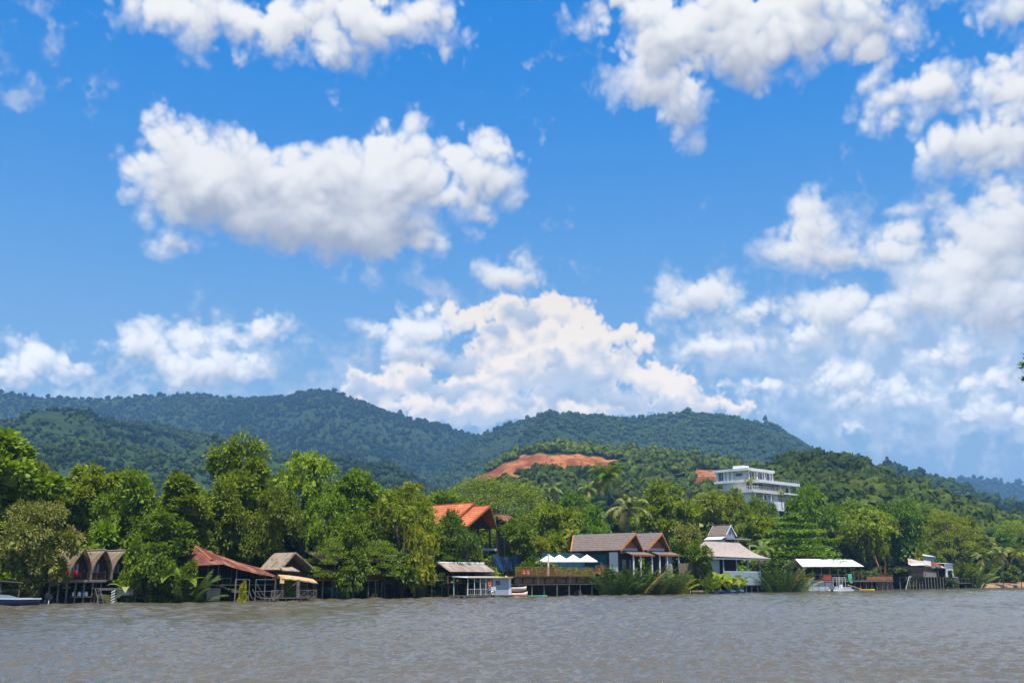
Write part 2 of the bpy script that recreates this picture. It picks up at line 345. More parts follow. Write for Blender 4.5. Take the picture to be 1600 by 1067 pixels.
def leafmat(name, c1, c2, trans=.4, gloss=.06, hue=.02, tint=False):
    """leaf: diffuse + translucent, every leaf and every plant a little different"""
    m, nt, N, L = new_mat(name)
    g = N('ShaderNodeNewGeometry'); oi = N('ShaderNodeObjectInfo')
    mx = N('ShaderNodeMix'); mx.data_type = 'RGBA'; mx.inputs[6].default_value = (*c1, 1); mx.inputs[7].default_value = (*c2, 1)
    L(g.outputs['Random Per Island'], mx.inputs[0])
    hs = N('ShaderNodeHueSaturation')
    mh = N('ShaderNodeMapRange'); mh.inputs[3].default_value = .5-hue; mh.inputs[4].default_value = .5+hue; L(oi.outputs['Random'], mh.inputs[0]); L(mh.outputs[0], hs.inputs['Hue'])
    mv = N('ShaderNodeMath'); mv.operation = 'MULTIPLY_ADD'; L(oi.outputs['Random'], mv.inputs[0]); mv.inputs[1].default_value = 7.13; mv.inputs[2].default_value = 0
    fr = N('ShaderNodeMath'); fr.operation = 'FRACT'; L(mv.outputs[0], fr.inputs[0])
    rv = N('ShaderNodeMapRange'); rv.inputs[3].default_value = .82; rv.inputs[4].default_value = 1.18; L(fr.outputs[0], rv.inputs[0]); L(rv.outputs[0], hs.inputs['Value'])
    col = mx.outputs[2]
    if tint:                                             # tone per tree, plus broad cloud-shadow patches put into the colour
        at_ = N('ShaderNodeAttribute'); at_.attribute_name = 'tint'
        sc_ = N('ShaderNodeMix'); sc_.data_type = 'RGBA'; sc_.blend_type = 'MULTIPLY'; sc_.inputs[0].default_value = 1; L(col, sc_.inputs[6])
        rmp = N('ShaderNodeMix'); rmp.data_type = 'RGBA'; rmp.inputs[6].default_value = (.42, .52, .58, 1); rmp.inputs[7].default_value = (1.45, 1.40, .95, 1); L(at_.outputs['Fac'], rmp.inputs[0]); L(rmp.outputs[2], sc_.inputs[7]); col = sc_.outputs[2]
    L(col, hs.inputs['Color'])
    d = N('ShaderNodeBsdfDiffuse'); t = N('ShaderNodeBsdfTranslucent'); L(hs.outputs[0], d.inputs[0])
    tl = N('ShaderNodeMix'); tl.data_type = 'RGBA'; tl.blend_type = 'MULTIPLY'; tl.inputs[0].default_value = 1; L(hs.outputs[0], tl.inputs[6]); tl.inputs[7].default_value = (1.5, 1.5, .7, 1)
    L(tl.outputs[2], t.inputs[0])
    ms = N('ShaderNodeMixShader'); ms.inputs[0].default_value = trans; L(d.outputs[0], ms.inputs[1]); L(t.outputs[0], ms.inputs[2])
    gl = N('ShaderNodeBsdfGlossy'); gl.inputs['Roughness'].default_value = .55; gl.inputs[0].default_value = (.9, .95, .9, 1)
    m2 = N('ShaderNodeMixShader'); m2.inputs[0].default_value = gloss; L(ms.outputs[0], m2.inputs[1]); L(gl.outputs[0], m2.inputs[2])
    o = N('ShaderNodeOutputMaterial'); L(m2.outputs[0], o.inputs[0])
    return m
# ================================================================ ground, hills, water
SHORE_PX = [(-500, 952), (-200, 949), (0, 944.5), (140, 942), (300, 939), (440, 937), (560, 934.5), (700, 932), (800, 931), (900, 930), (1000, 928),
            (1100, 926), (1250, 923.4), (1340, 921.2), (1450, 919.2), (1550, 917.2), (1650, 916), (1900, 914)]
def on_water(px, py):
    """point of the water surface seen at (px, py)"""
    y = (533.5-py)/1570.0; f = -CAM_H/(SP+y*CP)
    return Vector(((px-800)/1570.0*f, (CP-y*SP)*f, 0))
SHORE = [on_water(*p) for p in SHORE_PX]
ANG = R(47); T = Vector((math.cos(ANG), math.sin(ANG), 0)); INL = Vector((-math.sin(ANG), math.cos(ANG), 0))
SA = np.array([p.dot(T) for p in SHORE]); SB = np.array([p.dot(INL) for p in SHORE])
def inland(x, y):
    a = np.asarray(x)*T.x+np.asarray(y)*T.y; b = np.asarray(x)*INL.x+np.asarray(y)*INL.y
    return b-np.interp(a, SA, SB), a
GO = np.array([-400, -3, -1.2, 0, .6, 2.0, 5, 12, 40, 120, 400, 5000]); GZ = np.array([-2, -1.2, -.7, -.12, .35, .8, 1.2, 1.6, 2.4, 4.0, 8.0, 10.0])
def gz(x, y):
    o, a = inland(x, y)
    z = np.interp(o, GO, GZ)+fbm2(a*.21, o*.3, 3, 3)*np.clip(o*.12+.05, 0, .35)
    sand = np.clip((a-289)/6, 0, 1)                       # low beach at the right-hand end
    z = z*(1-sand)+sand*np.interp(o, [-400, -3, -.3, 0, .2, 3, 9, 14, 30, 400, 5000], [-2, -1.2, -.5, -.2, .5, .9, 1.3, 1.5, 1.9, 8, 10])
    return z
M = {}
M['soil'] = surf('soil', (.10, .065, .035), (.05, .055, .02), .35, .95, .4)
M['sand'] = surf('sand', (.33, .21, .12), (.42, .29, .18), .5, .95, .3)
def ground_material():
    m, nt, N, L = new_mat('ground')
    g = N('ShaderNodeNewGeometry'); sp = N('ShaderNodeSeparateXYZ'); L(g.outputs['Position'], sp.inputs[0])
    def mth(op, a, b=None):
        x = N('ShaderNodeMath'); x.operation = op
        for i, v in enumerate((a, b)):
            if v is None: continue
            if isinstance(v, (int, float)): x.inputs[i].default_value = v
            else: L(v, x.inputs[i])
        return x.outputs[0]
    along = mth('ADD', mth('MULTIPLY', sp.outputs[0], T.x), mth('MULTIPLY', sp.outputs[1], T.y))
    nz = N('ShaderNodeTexNoise'); nz.inputs['Scale'].default_value = .3; nz.inputs['Detail'].default_value = 8; L(g.outputs['Position'], nz.inputs[0])
    def mix(f, a, b):
        x = N('ShaderNodeMix'); x.data_type = 'RGBA'
        L(f, x.inputs[0])
        for i, v in ((6, a), (7, b)):
            if isinstance(v, tuple): x.inputs[i].default_value = (*v, 1)
            else: L(v, x.inputs[i])
        return x.outputs[2]
    def rng(v, a, b):
        x = N('ShaderNodeMapRange'); x.inputs[1].default_value = a; x.inputs[2].default_value = b; L(v, x.inputs[0]); return x.outputs[0]
    soil = mix(rng(nz.outputs[0], .4, .6), (.045, .030, .016), (.035, .045, .014))
    sand = mix(rng(nz.outputs[0], .35, .65), (.22, .125, .065), (.30, .20, .115))
    c = mix(rng(along, 288, 294), soil, sand)
    c = mix(rng(mth('ADD', sp.outputs[2], mth('MULTIPLY', nz.outputs[0], 1.2)), 3.0, 3.8), c, (.045, .075, .018))
    b = N('ShaderNodeBsdfPrincipled'); b.inputs['Roughness'].default_value = .95; b.inputs['Specular IOR Level'].default_value = .15; L(c, b.inputs['Base Color'])
    bp = N('ShaderNodeBump'); bp.inputs['Strength'].default_value = .6; bp.inputs['Distance'].default_value = .2; L(nz.outputs[0], bp.inputs['Height']); L(bp.outputs[0], b.inputs['Normal'])
    o = N('ShaderNodeOutputMaterial'); L(b.outputs[0], o.inputs[0]); return m
def build_ground():
    a = np.unique(np.concatenate([np.linspace(-2500, 20, 20), np.arange(20, 260, 1.6), np.linspace(260, 4300, 40)]))
    o = np.array([-3, -1.2, -.4, 0, .3, .6, 1, 1.5, 2, 3, 4, 5, 7, 9, 12, 15, 20, 26, 33, 40, 55, 75, 100, 140, 200, 300, 450, 700, 1200, 2000, 3000, 4300])
    AA, OO = np.meshgrid(a, o); wob = fbm2(AA*.12, AA*0+3.3, 3, 5)*.8*np.clip(1-np.abs(OO)/60, 0, 1)
    BB = np.interp(AA, SA, SB)+OO
    X = AA*T.x+BB*INL.x; Y = AA*T.y+BB*INL.y; Z = gz(X, Y)
    n, mm = AA.shape; idx = np.arange(n*mm).reshape(n, mm)
    F = np.stack([idx[:-1, :-1], idx[:-1, 1:], idx[1:, 1:], idx[1:, :-1]], -1).reshape(-1, 4)
    g = obj('ground', np_mesh('ground', np.stack([X, Y, Z], -1).reshape(-1, 3), F, True), None, ground_material())
    tag(g, kind='structure')
build_ground()

def water_material():
    m, nt, N, L = new_mat('river_water')
    tc = N('ShaderNodeNewGeometry')
    mp = N('ShaderNodeMapping'); mp.inputs['Rotation'].default_value = (0, 0, R(12)); mp.inputs['Scale'].default_value = (.45, 1.8, 1); L(tc.outputs['Position'], mp.inputs[0])
    n1 = N('ShaderNodeTexNoise'); n1.inputs['Scale'].default_value = 3.2; n1.inputs['Detail'].default_value = 6; n1.inputs['Roughness'].default_value = .6; L(mp.outputs[0], n1.inputs[0])
    n2 = N('ShaderNodeTexNoise'); n2.inputs['Scale'].default_value = .035; n2.inputs['Detail'].default_value = 3; L(mp.outputs[0], n2.inputs[0])
    bp = N('ShaderNodeBump'); bp.inputs['Strength'].default_value = 1.0; bp.inputs['Distance'].default_value = .045
    mul = N('ShaderNodeMath'); mul.operation = 'MULTIPLY'; L(n1.outputs[0], mul.inputs[0])
    mr = N('ShaderNodeMapRange'); mr.inputs[1].default_value = .35; mr.inputs[2].default_value = .65; mr.inputs[3].default_value = .65; mr.inputs[4].default_value = 1.25; L(n2.outputs[0], mr.inputs[0]); L(mr.outputs[0], mul.inputs[1])
    L(mul.outputs[0], bp.inputs['Height'])
    b = N('ShaderNodeBsdfPrincipled'); b.inputs['Base Color'].default_value = WATER_COL; b.inputs['Roughness'].default_value = .10
    b.inputs['IOR'].default_value = 1.4; b.inputs['Specular IOR Level'].default_value = .7; L(bp.outputs[0], b.inputs['Normal'])
    o = N('ShaderNodeOutputMaterial'); L(b.outputs[0], o.inputs[0]); return m
WATER_COL = (.098, .085, .060, 1)
def build_water():
    ang = np.linspace(R(-29.5), R(29.5), 430)
    r = [12.0]
    while r[-1] < 310: r.append(r[-1]+max(.115, .0036*r[-1]))
    while r[-1] < 4600: r.append(r[-1]*1.06)
    r = np.array(r); wide = np.concatenate([np.linspace(R(-100), R(-30.5), 20), ang, np.linspace(R(30.5), R(100), 20)])
    AA, RR = np.meshgrid(wide, r); X = RR*np.sin(AA); Y = RR*np.cos(AA)
    Z = np.zeros_like(X); rg = np.random.default_rng(3)
    for i in range(90):
        lam = .27*(4.3**(rg.random()**1.1)); th = R(94)+rg.normal()*R(24); k = 2*math.pi/lam
        amp = lam**.9*.0046*(.6+.8*rg.random()); ph = rg.random()*7
        g = np.clip((RR-1)/(60*lam), 0, 1); fade = np.exp(-(RR*np.where(RR < 32, .115/np.maximum(RR, 1), .0036)*2.6/lam)**4)
        s = np.sin(k*(X*math.cos(th)+Y*math.sin(th))+ph)
        Z += amp*fade*(3.2*((s+1)/2)**3.2-1)
    for i in range(36):                                    # longer chop of the open middle of the river
        lam = 1.2+2.4*rg.random(); th = R(94)+rg.normal()*R(30); k = 2*math.pi/lam; ph = rg.random()*7
        fade = np.exp(-(RR*.0036*2.4/lam)**4)*np.clip((RR-45)/55, 0, 1)
        s = np.sin(k*(X*math.cos(th)+Y*math.sin(th))+ph); Z += lam*.0042*fade*(3.2*((s+1)/2)**3.2-1)
    gust = .55+.9*vnoise(X*.06, Y*.025, 8)
    Z *= gust
    o, _ = inland(X, Y)
    Z *= np.clip(-o/2.5, .35, 1)
    n, mm = X.shape; idx = np.arange(n*mm).reshape(n, mm)
    F = np.stack([idx[:-1, :-1], idx[:-1, 1:], idx[1:, 1:], idx[1:, :-1]], -1).reshape(-1, 4)
    keep = (o.reshape(-1)[F].min(1) < 8)
    w = obj('river', np_mesh('river', np.stack([X, Y, Z], -1).reshape(-1, 3), F[keep], True), None, water_material())
    tag(w, kind='structure')
build_water()

# ---------------------------------------------------------------- hills
def hill_material(name, grass1, grass2, shrub, red=None):
    m, nt, N, L = new_mat(name)
    g = N('ShaderNodeNewGeometry')
    def nz(s, d):
        x = N('ShaderNodeTexNoise'); x.inputs['Scale'].default_value = s; x.inputs['Detail'].default_value = d; L(mp.outputs[0], x.inputs[0]); return x.outputs[0]
    mp = N('ShaderNodeMapping'); mp.inputs['Scale'].default_value = (1, .35, 1.6); L(g.outputs['Position'], mp.inputs[0])
    def rng(v, a, b):
        x = N('ShaderNodeMapRange'); x.inputs[1].default_value = a; x.inputs[2].default_value = b; L(v, x.inputs[0]); return x.outputs[0]
    def mix(f, a, b):
        x = N('ShaderNodeMix'); x.data_type = 'RGBA'; L(f, x.inputs[0])
        for i, v in ((6, a), (7, b)):
            if isinstance(v, tuple): x.inputs[i].default_value = (*v, 1)
            else: L(v, x.inputs[i])
        return x.outputs[2]
    fine = nz(.09, 7)
    c = mix(rng(nz(.006, 5), .4, .6), grass1, grass2); c = mix(rng(fine, .46, .58), c, shrub)
    if red:
        at_ = N('ShaderNodeAttribute'); at_.attribute_name = 'bare_earth'
        r2 = mix(rng(nz(.05, 8), .42, .58), red[0], red[1]); r2 = mix(rng(nz(.02, 4), .55, .68), r2, red[2]); r2 = mix(rng(nz(.16, 6), .56, .66), r2, (.10, .05, .025))
        ed = N('ShaderNodeMath'); ed.operation = 'ADD'; L(at_.outputs['Fac'], ed.inputs[0])
        sc = N('ShaderNodeMath'); sc.operation = 'MULTIPLY_ADD'; L(nz(.045, 6), sc.inputs[0]); sc.inputs[1].default_value = 1.1; sc.inputs[2].default_value = -.50; L(sc.outputs[0], ed.inputs[1])
        c = mix(rng(ed.outputs[0], .42, .52), c, r2)
    b = N('ShaderNodeBsdfPrincipled'); b.inputs['Roughness'].default_value = 1; b.inputs['Specular IOR Level'].default_value = .05; L(c, b.inputs['Base Color'])
    bp = N('ShaderNodeBump'); bp.inputs['Strength'].default_value = .8; bp.inputs['Distance'].default_value = 4; L(fine, bp.inputs['Height']); L(bp.outputs[0], b.inputs['Normal'])
    o = N('ShaderNodeOutputMaterial'); L(b.outputs[0], o.inputs[0]); return m
class Hill:
    def __init__(s, name, crest, D, Y0, seed, spur=.16, mat=None, nu=150, nv=60, cell=None, red=None, back=1.35, pw=1.0):
        s.cx = np.array([c[0] for c in crest], float); s.cz = np.array([max(at(c[0], c[1], D).z, 2) for c in crest]); s.D, s.Y0, s.seed, s.spur, s.red = D, Y0, seed, spur, red
        s.cell = cell or (D*.09); s.back = back; s.pw = pw
        P, V = np.meshgrid(np.linspace(s.cx[0], s.cx[-1], nu), np.concatenate([np.linspace(0, 1, nv), 1+(back-1)*np.linspace(.12, 1, 8)*D/(D-Y0)]))
        Y = Y0+(D-Y0)*V; X = kx(0)*0+(P-800)*(at(801, 760, 1).x)*Y
        Z = s.z(P, Y)
        n, mm = P.shape; idx = np.arange(n*mm).reshape(n, mm)
        F = np.stack([idx[:-1, :-1], idx[:-1, 1:], idx[1:, 1:], idx[1:, :-1]], -1).reshape(-1, 4)
        me = np_mesh(name, np.stack([X, Y, Z], -1).reshape(-1, 3), F, True)
        if red:
            at_ = me.attributes.new('bare_earth', 'FLOAT', 'POINT'); at_.data.foreach_set('value', red(P, V, s.seen_py(P, Y)).astype(np.float32).ravel())
        s.o = obj(name, me, None, mat); tag(s.o, kind='structure')
    def z(s, P, Y):
        v = (Y-s.Y0)/(s.D-s.Y0); zc = np.interp(P, s.cx, s.cz)
        X = (P-800)/1570.*Y
        w = np.where(v < 1, np.clip(v, 0, 1)**s.pw, np.clip(1-((v-1)/((s.back-1)*s.D/(s.D-s.Y0)))**1.4, -.05, 1))
        n = fbm2(X/s.cell, Y/(s.cell*2.6), 5, s.seed, .5)
        if s.red: n = n+.55*np.abs(fbm2(X/26, Y/34, 4, 77, .6))-.1
        return np.maximum(zc*w+zc*s.spur*2.2*n*np.clip(v*(1.02-v)*3.2, 0, 1)*(v < 1.02), -1.0*np.ones_like(w))-2*(v <= 0)-(30*np.clip((P-1380)/80, 0, 1)*np.clip((420-Y)/70, 0, 1) if s.D == 600 else 0)
    def seen_py(s, P, Y):
        z = s.z(P, Y); d = z-CAM_H; return 533.5-1570*((-Y*SP+d*CP)/(Y*CP+d*SP))
    def scatter(s, n, p0, p1, v0, v1, rg):
        P = rg.uniform(p0, p1, n*3); u = rg.random(n*3)
        Ya, Yb = s.Y0+(s.D-s.Y0)*v0, s.Y0+(s.D-s.Y0)*v1
        Y = np.sqrt(Ya*Ya+(Yb*Yb-Ya*Ya)*u)
        return P[:n], Y[:n]
def ico(sub):
    bm = bmesh.new(); bmesh.ops.create_icosphere(bm, subdivisions=sub, radius=1)
    V = np.array([v.co[:] for v in bm.verts]); F = np.array([[v.index for v in f.verts] for f in bm.faces]); bm.free(); return V, F
def merge_shapes(protos, which, pos, scl, rot):
    """many copies of a few prototype shapes in one pair of arrays"""
    Vs, Fs = [], []; base = 0
    for i, (V, F) in enumerate(protos):
        m = which == i
        if not m.any(): continue
        p, s_, r = pos[m], scl[m], rot[m]; c, sn = np.cos(r)[:, None], np.sin(r)[:, None]
        x = V[None, :, 0]*s_[:, 0:1]; y = V[None, :, 1]*s_[:, 1:2]; z = V[None, :, 2]*s_[:, 2:3]
        A = np.stack([x*c-y*sn, x*sn+y*c, z], -1)+p[:, None, :]
        k = len(p); Vs.append(A.reshape(-1, 3)); Fs.append((F[None]+(np.arange(k)*len(V))[:, None, None]).reshape(-1, F.shape[1])+base); base += k*len(V)
    return np.concatenate(Vs), np.concatenate(Fs)
def lumpy(sub, seed, amp):
    V, F = ico(sub); rg = np.random.default_rng(seed)
    d = 1+amp*(np.array([mnoise.noise(Vector(v)*2.1+Vector((seed*3.1, 0, 0))) for v in V])*1.2+rg.normal(size=len(V))*.35)
    V = V*d[:, None]; V[:, 2] = np.where(V[:, 2] < 0, V[:, 2]*.65, V[:, 2]); return V, F
def leafball(n, seed, size):
    """small crown of leaf-clump faces round a few lobes"""
    rg = np.random.default_rng(seed); lob = rg.normal(size=(5, 3))*np.array([.5, .5, .28])+np.array([0, 0, .25])
    c = lob[rg.integers(0, 5, n)]; d = rg.normal(size=(n, 3)); d /= np.linalg.norm(d, axis=1)[:, None]; d[:, 2] = np.where(d[:, 2] < -.3, -d[:, 2], d[:, 2])
    p = c+d*rg.uniform(.42, .6, n)[:, None]
    nn = d+rg.normal(size=(n, 3))*.45; nn /= np.linalg.norm(nn, axis=1)[:, None]
    u = np.cross(nn, rg.normal(size=(n, 3))); u /= np.linalg.norm(u, axis=1)[:, None]; w = np.cross(nn, u)
    s = size*rg.uniform(.7, 1.3, n)[:, None]
    V = np.stack([p-u*s, p-w*s*.6+nn*s*.15, p+u*s-nn*s*.3, p+w*s*.6], 1).reshape(-1, 3)
    return V, np.arange(4*n).reshape(n, 4)
def crownlet(n, seed, size, sub):
    """rounded lumpy core with leaf faces standing off it, all triangles"""
    V, F = lumpy(sub, seed, .26); rg = np.random.default_rng(seed+50); V = V*np.array([.86, .86, .80])
    d = rg.normal(size=(n, 3)); d /= np.linalg.norm(d, axis=1)[:, None]; d[:, 2] = np.where(d[:, 2] < -.2, -d[:, 2], d[:, 2])
    p = d*rg.uniform(.72, 1.02, n)[:, None]*np.array([1, 1, .9]); nn = d+rg.normal(size=(n, 3))*.35; nn /= np.linalg.norm(nn, axis=1)[:, None]
    u = np.cross(nn, rg.normal(size=(n, 3))); u /= np.linalg.norm(u, axis=1)[:, None]; w = np.cross(nn, u); s = size*rg.uniform(.7, 1.3, n)[:, None]
    Q = np.stack([p-u*s, p-w*s*.85, p+u*s, p+w*s*.85], 1).reshape(-1, 3); b = len(V)+4*np.arange(n)[:, None]
    return np.concatenate([V, Q]), np.concatenate([F, b+np.array([[0, 1, 2]]), b+np.array([[0, 2, 3]])])
def forest(name, label, hill, n, prange, vrange, size, mat, protos, seed, dens=.0, cell=90., avoid=None, tall=1.0):
    rg = np.random.default_rng(seed); P, Y = hill.scatter(n, *prange, *vrange, rg)
    X = (P-800)*at(801, 760, 1).x*Y; Z = hill.z(P, Y)
    keep = fbm2(X/cell, Y/cell, 3, seed+5)+rg.normal(size=len(X))*.22 > dens
    if avoid is not None: keep &= ~avoid(P, Y)
    X, Y, Z = X[keep], Y[keep], Z[keep]; k = len(X)
    r = size[0]+(size[1]-size[0])*rg.random(k)**2.4
    scl = np.stack([r*rg.uniform(.7, 1.4, k), r*rg.uniform(.7, 1.4, k), r*rg.uniform(.6, 1.6, k)*tall], 1)
    which = rg.integers(0, len(protos), k)
    V, F = merge_shapes(protos, which, np.stack([X, Y, Z+scl[:, 2]*.55], 1), scl, rg.uniform(0, 6.28, k))
    tint = np.concatenate([np.repeat(np.clip(.5+.9*fbm2(X[which == i]/(cell*2.2), Y[which == i]/(cell*3.5), 3, seed)+rg.normal(size=(which == i).sum())*.20, 0, 1), len(protos[i][0])) for i in range(len(protos))])  # broad noise darkens patches of crowns like cloud shadows
    o = obj(name, np_mesh(name, V, F), None, mat)
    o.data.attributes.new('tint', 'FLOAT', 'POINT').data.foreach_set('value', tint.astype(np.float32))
    tag(o, label, 'forest', kind='stuff'); return o
G_FAR = hill_material('hill_grass_far', (.022, .040, .012), (.033, .053, .015), (.016, .030, .010))
G_MID = hill_material('hill_grass', (.026, .046, .012), (.040, .064, .016), (.018, .034, .010))
RED = ((.34, .125, .042), (.16, .050, .020), (.42, .24, .11))
def red_mask(P, V, py):
    yc = np.interp(P, [740, 760, 785, 815, 845, 880, 920, 960, 985], [756, 748, 737, 727, 723, 725, 726, 726, 727]); hw = np.interp(P, [740, 770, 830, 880, 930, 960, 990], [6, 11, 16, 17, 14, 8, 3])
    a = np.clip(1.25-(np.abs(py-yc+1.5*np.sin(P*.21))/hw)**2, 0, 1)*(P > 738)*(P < 992)
    e = np.clip(1.2-(np.abs(P-(902-(py-722)*.9))/10)**2, 0, 1)*np.clip((py-722)/4, 0, 1)*np.clip((756-py)/5, 0, 1)
    a = np.maximum(a, e)
    b = np.exp(-(((P-1010)/100)**2)**2)*np.clip((py-723)/3, 0, 1)*np.clip((733-py)/3, 0, 1)*1.1
    c = np.exp(-(((P-1105)/22)**2)**2)*np.clip((py-733)/4, 0, 1)*np.clip((763-py)/6, 0, 1)
    d = np.exp(-(((P-775)/52)**2)**2)*np.clip((py-741)/4, 0, 1)*np.clip((764-py)/5, 0, 1)*.62
    return np.clip(np.maximum(np.maximum(a, b), np.maximum(c, d)), 0, 1)
G_RED = hill_material('hill_cut_earth', (.026, .046, .012), (.040, .064, .016), (.018, .034, .010), RED)
h_left = Hill('far_ridge', [(-430, 890), (-260, 660), (-100, 615), (0, 618), (60, 621), (130, 622), (170, 621), (240, 617), (300, 615), (350, 621), (400, 622), (440, 620), (468, 613), (488, 609), (508, 611), (530, 618), (560, 631), (600, 645),
               (640, 657), (690, 665), (720, 677), (745, 682), (800, 703), (900, 763), (1000, 883)], 2750, 1450, 11, .13, G_FAR, 220, 70)
h_mid = Hill('middle_ridge', [(560, 802), (640, 742), (700, 702), (745, 682), (780, 670), (820, 657), (860, 646), (900, 652), (940, 659), (990, 655), (1040, 650), (1080, 645), (1130, 652), (1190, 659), (1220, 666), (1250, 682),
               (1280, 704), (1310, 724), (1360, 767), (1420, 832), (1460, 892)], 2300, 1000, 21, .16, G_FAR, 200, 70)
h_spur = Hill('near_left_hill', [(-430, 890), (-300, 715), (-150, 677), (0, 667), (60, 659), (120, 655), (180, 656), (240, 662), (300, 675), (350, 685), (400, 695), (450, 707), (520, 725), (600, 738), (700, 761), (800, 803), (880, 883)], 1700, 420, 31, .15, G_MID, 180, 80)
h_red = Hill('red_earth_hill', [(600, 880), (680, 810), (720, 762), (760, 734), (800, 716), (850, 704), (900, 700), (950, 704), (1000, 706), (1060, 711), (1120, 717), (1160, 726), (1200, 738), (1240, 752), (1300, 790), (1380, 870)], 900, 330, 41, .07, G_RED, 220, 120, cell=120, red=red_mask)
h_green = Hill('green_hill', [(1080, 845), (1130, 790), (1180, 757), (1210, 739), (1240, 729), (1270, 723), (1300, 727), (1340, 737), (1390, 753), (1450, 775), (1500, 795), (1550, 817), (1600, 833), (1680, 853), (1800, 885)], 600, 270, 51, .06, G_MID, 120, 70, cell=90)
h_rback = Hill('right_back_hill', [(1180, 862), (1260, 782), (1320, 737), (1350, 734), (1385, 736), (1430, 744), (1500, 762), (1560, 778), (1620, 789), (1700, 802), (1850, 842)], 1500, 650, 61, .12, G_FAR, 120, 60)
h_far = Hill('blue_far_hill', [(1380, 805), (1440, 757), (1480, 749), (1520, 746), (1560, 753), (1600, 758), (1660, 765), (1760, 780), (1900, 805)], 4200, 2300, 71, .12, G_FAR, 80, 40, back=1.05)
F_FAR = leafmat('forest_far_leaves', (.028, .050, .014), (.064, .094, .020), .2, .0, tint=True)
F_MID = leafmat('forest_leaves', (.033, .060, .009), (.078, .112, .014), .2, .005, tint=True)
LUMP1 = [lumpy(1, i, .30) for i in range(5)]; LUMP2 = [lumpy(2, i+9, .34) for i in range(5)]
BALLS = [crownlet(56, i, .20, 2) for i in range(5)]; BALLS_S = [crownlet(8, i+7, .38, 1) for i in range(5)]
FAR20 = []
for i in range(5):
    V_, F_ = ico(1); V_ = V_*(1+.25*np.random.default_rng(i).normal(size=(len(V_), 1))); FAR20.append((V_, F_))
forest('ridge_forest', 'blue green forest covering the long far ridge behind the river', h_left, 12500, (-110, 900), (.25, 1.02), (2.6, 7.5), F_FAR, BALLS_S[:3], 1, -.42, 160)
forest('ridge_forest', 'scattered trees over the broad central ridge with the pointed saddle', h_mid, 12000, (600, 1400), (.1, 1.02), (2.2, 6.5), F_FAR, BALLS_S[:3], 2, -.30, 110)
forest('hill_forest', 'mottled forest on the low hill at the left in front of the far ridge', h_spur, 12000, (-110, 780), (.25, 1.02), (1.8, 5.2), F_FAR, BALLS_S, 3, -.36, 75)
def not_red(P, Y):
    return (red_mask(P, 0, h_red.seen_py(P, Y)) > .34) & (vnoise(P*.35, Y*.2, 5) < .975)
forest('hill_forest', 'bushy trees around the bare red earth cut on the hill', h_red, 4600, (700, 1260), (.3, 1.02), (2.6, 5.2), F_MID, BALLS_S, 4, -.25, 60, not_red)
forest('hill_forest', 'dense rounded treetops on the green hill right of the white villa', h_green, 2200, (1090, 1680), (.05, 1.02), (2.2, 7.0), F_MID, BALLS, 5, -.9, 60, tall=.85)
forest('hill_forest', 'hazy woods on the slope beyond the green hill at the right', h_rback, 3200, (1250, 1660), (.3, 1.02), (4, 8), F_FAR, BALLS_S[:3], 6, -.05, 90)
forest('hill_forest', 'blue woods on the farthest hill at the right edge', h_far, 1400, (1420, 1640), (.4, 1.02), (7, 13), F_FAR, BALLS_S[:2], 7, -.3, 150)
# ================================================================ trees and plants
LM = {
 'bright': leafmat('leaf_bright', (0.1054, 0.1578, 0.0069), (0.2455, 0.3143, 0.0113), 0.29, .012),
 'mid':    leafmat('leaf_mid', (0.0754, 0.1263, 0.0069), (0.1779, 0.2444, 0.0133), 0.28, .012),
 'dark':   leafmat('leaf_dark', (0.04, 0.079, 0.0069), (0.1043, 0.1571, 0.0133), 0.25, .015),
 'olive':  leafmat('leaf_olive', (0.1166, 0.1316, 0.019), (0.2578, 0.2618, 0.0476), 0.23, .02),
 'yellow': leafmat('leaf_yellow', (0.1443, 0.1684, 0.0069), (0.3068, 0.3084, 0.0133), 0.29, .012),
 'gold':   leafmat('leaf_gold', (0.1665, 0.1368, 0.0086), (0.3191, 0.2503, 0.0172), 0.29, .01),
 'palm':   leafmat('leaf_palm', (0.0776, 0.1158, 0.0121), (0.1841, 0.2269, 0.0324), 0.22, .03),
 'paler':  leafmat('leaf_pale', (0.1276, 0.1578, 0.0344), (0.27, 0.291, 0.0761), 0.22, .03),
 'nipa':   leafmat('leaf_nipa', (.026, .055, .008), (.075, .115, .018), .22, .012),
 'dry':    leafmat('leaf_dry', (0.1914, 0.1196, 0.043), (0.3597, 0.2645, 0.1164), 0.17, .02),
 'lime':   leafmat('leaf_lime', (0.2488, 0.2583, 0.0077), (0.4867, 0.4444, 0.0126), 0.28, .02),
}
BARK = surf('bark', (.085, .062, .042), (.16, .125, .09), 3, .95, .5, (1, 1, .3))
BARK_RED = surf('bark_red', (.30, .13, .055), (.20, .09, .045), 2.5, .95, .5, (1, 1, .3))
PALM_BARK = surf('palm_bark', (.13, .11, .085), (.22, .19, .15), 4, .95, .5, (.3, .3, 3))
def leaves(p, d, n, length, width, rg, fold=.25):
    """leaf quads at p, pointing along d, facing n"""
    d = d/np.linalg.norm(d, axis=1)[:, None]; w = np.cross(d, n); w /= (np.linalg.norm(w, axis=1)[:, None]+1e-9); n = np.cross(w, d)
    L = (length*rg.uniform(.7, 1.3, len(p)))[:, None]; W = (width*rg.uniform(.7, 1.3, len(p)))[:, None]
    V = np.stack([p, p+d*L*.5+w*W*.5-n*W*fold, p+d*L-n*L*.12, p+d*L*.5-w*W*.5-n*W*fold], 1)
    return V.reshape(-1, 3)
def unit(n, rg):
    d = rg.normal(size=(n, 3)); return d/np.linalg.norm(d, axis=1)[:, None]
def quads(V): return np.arange(len(V)).reshape(-1, 4)
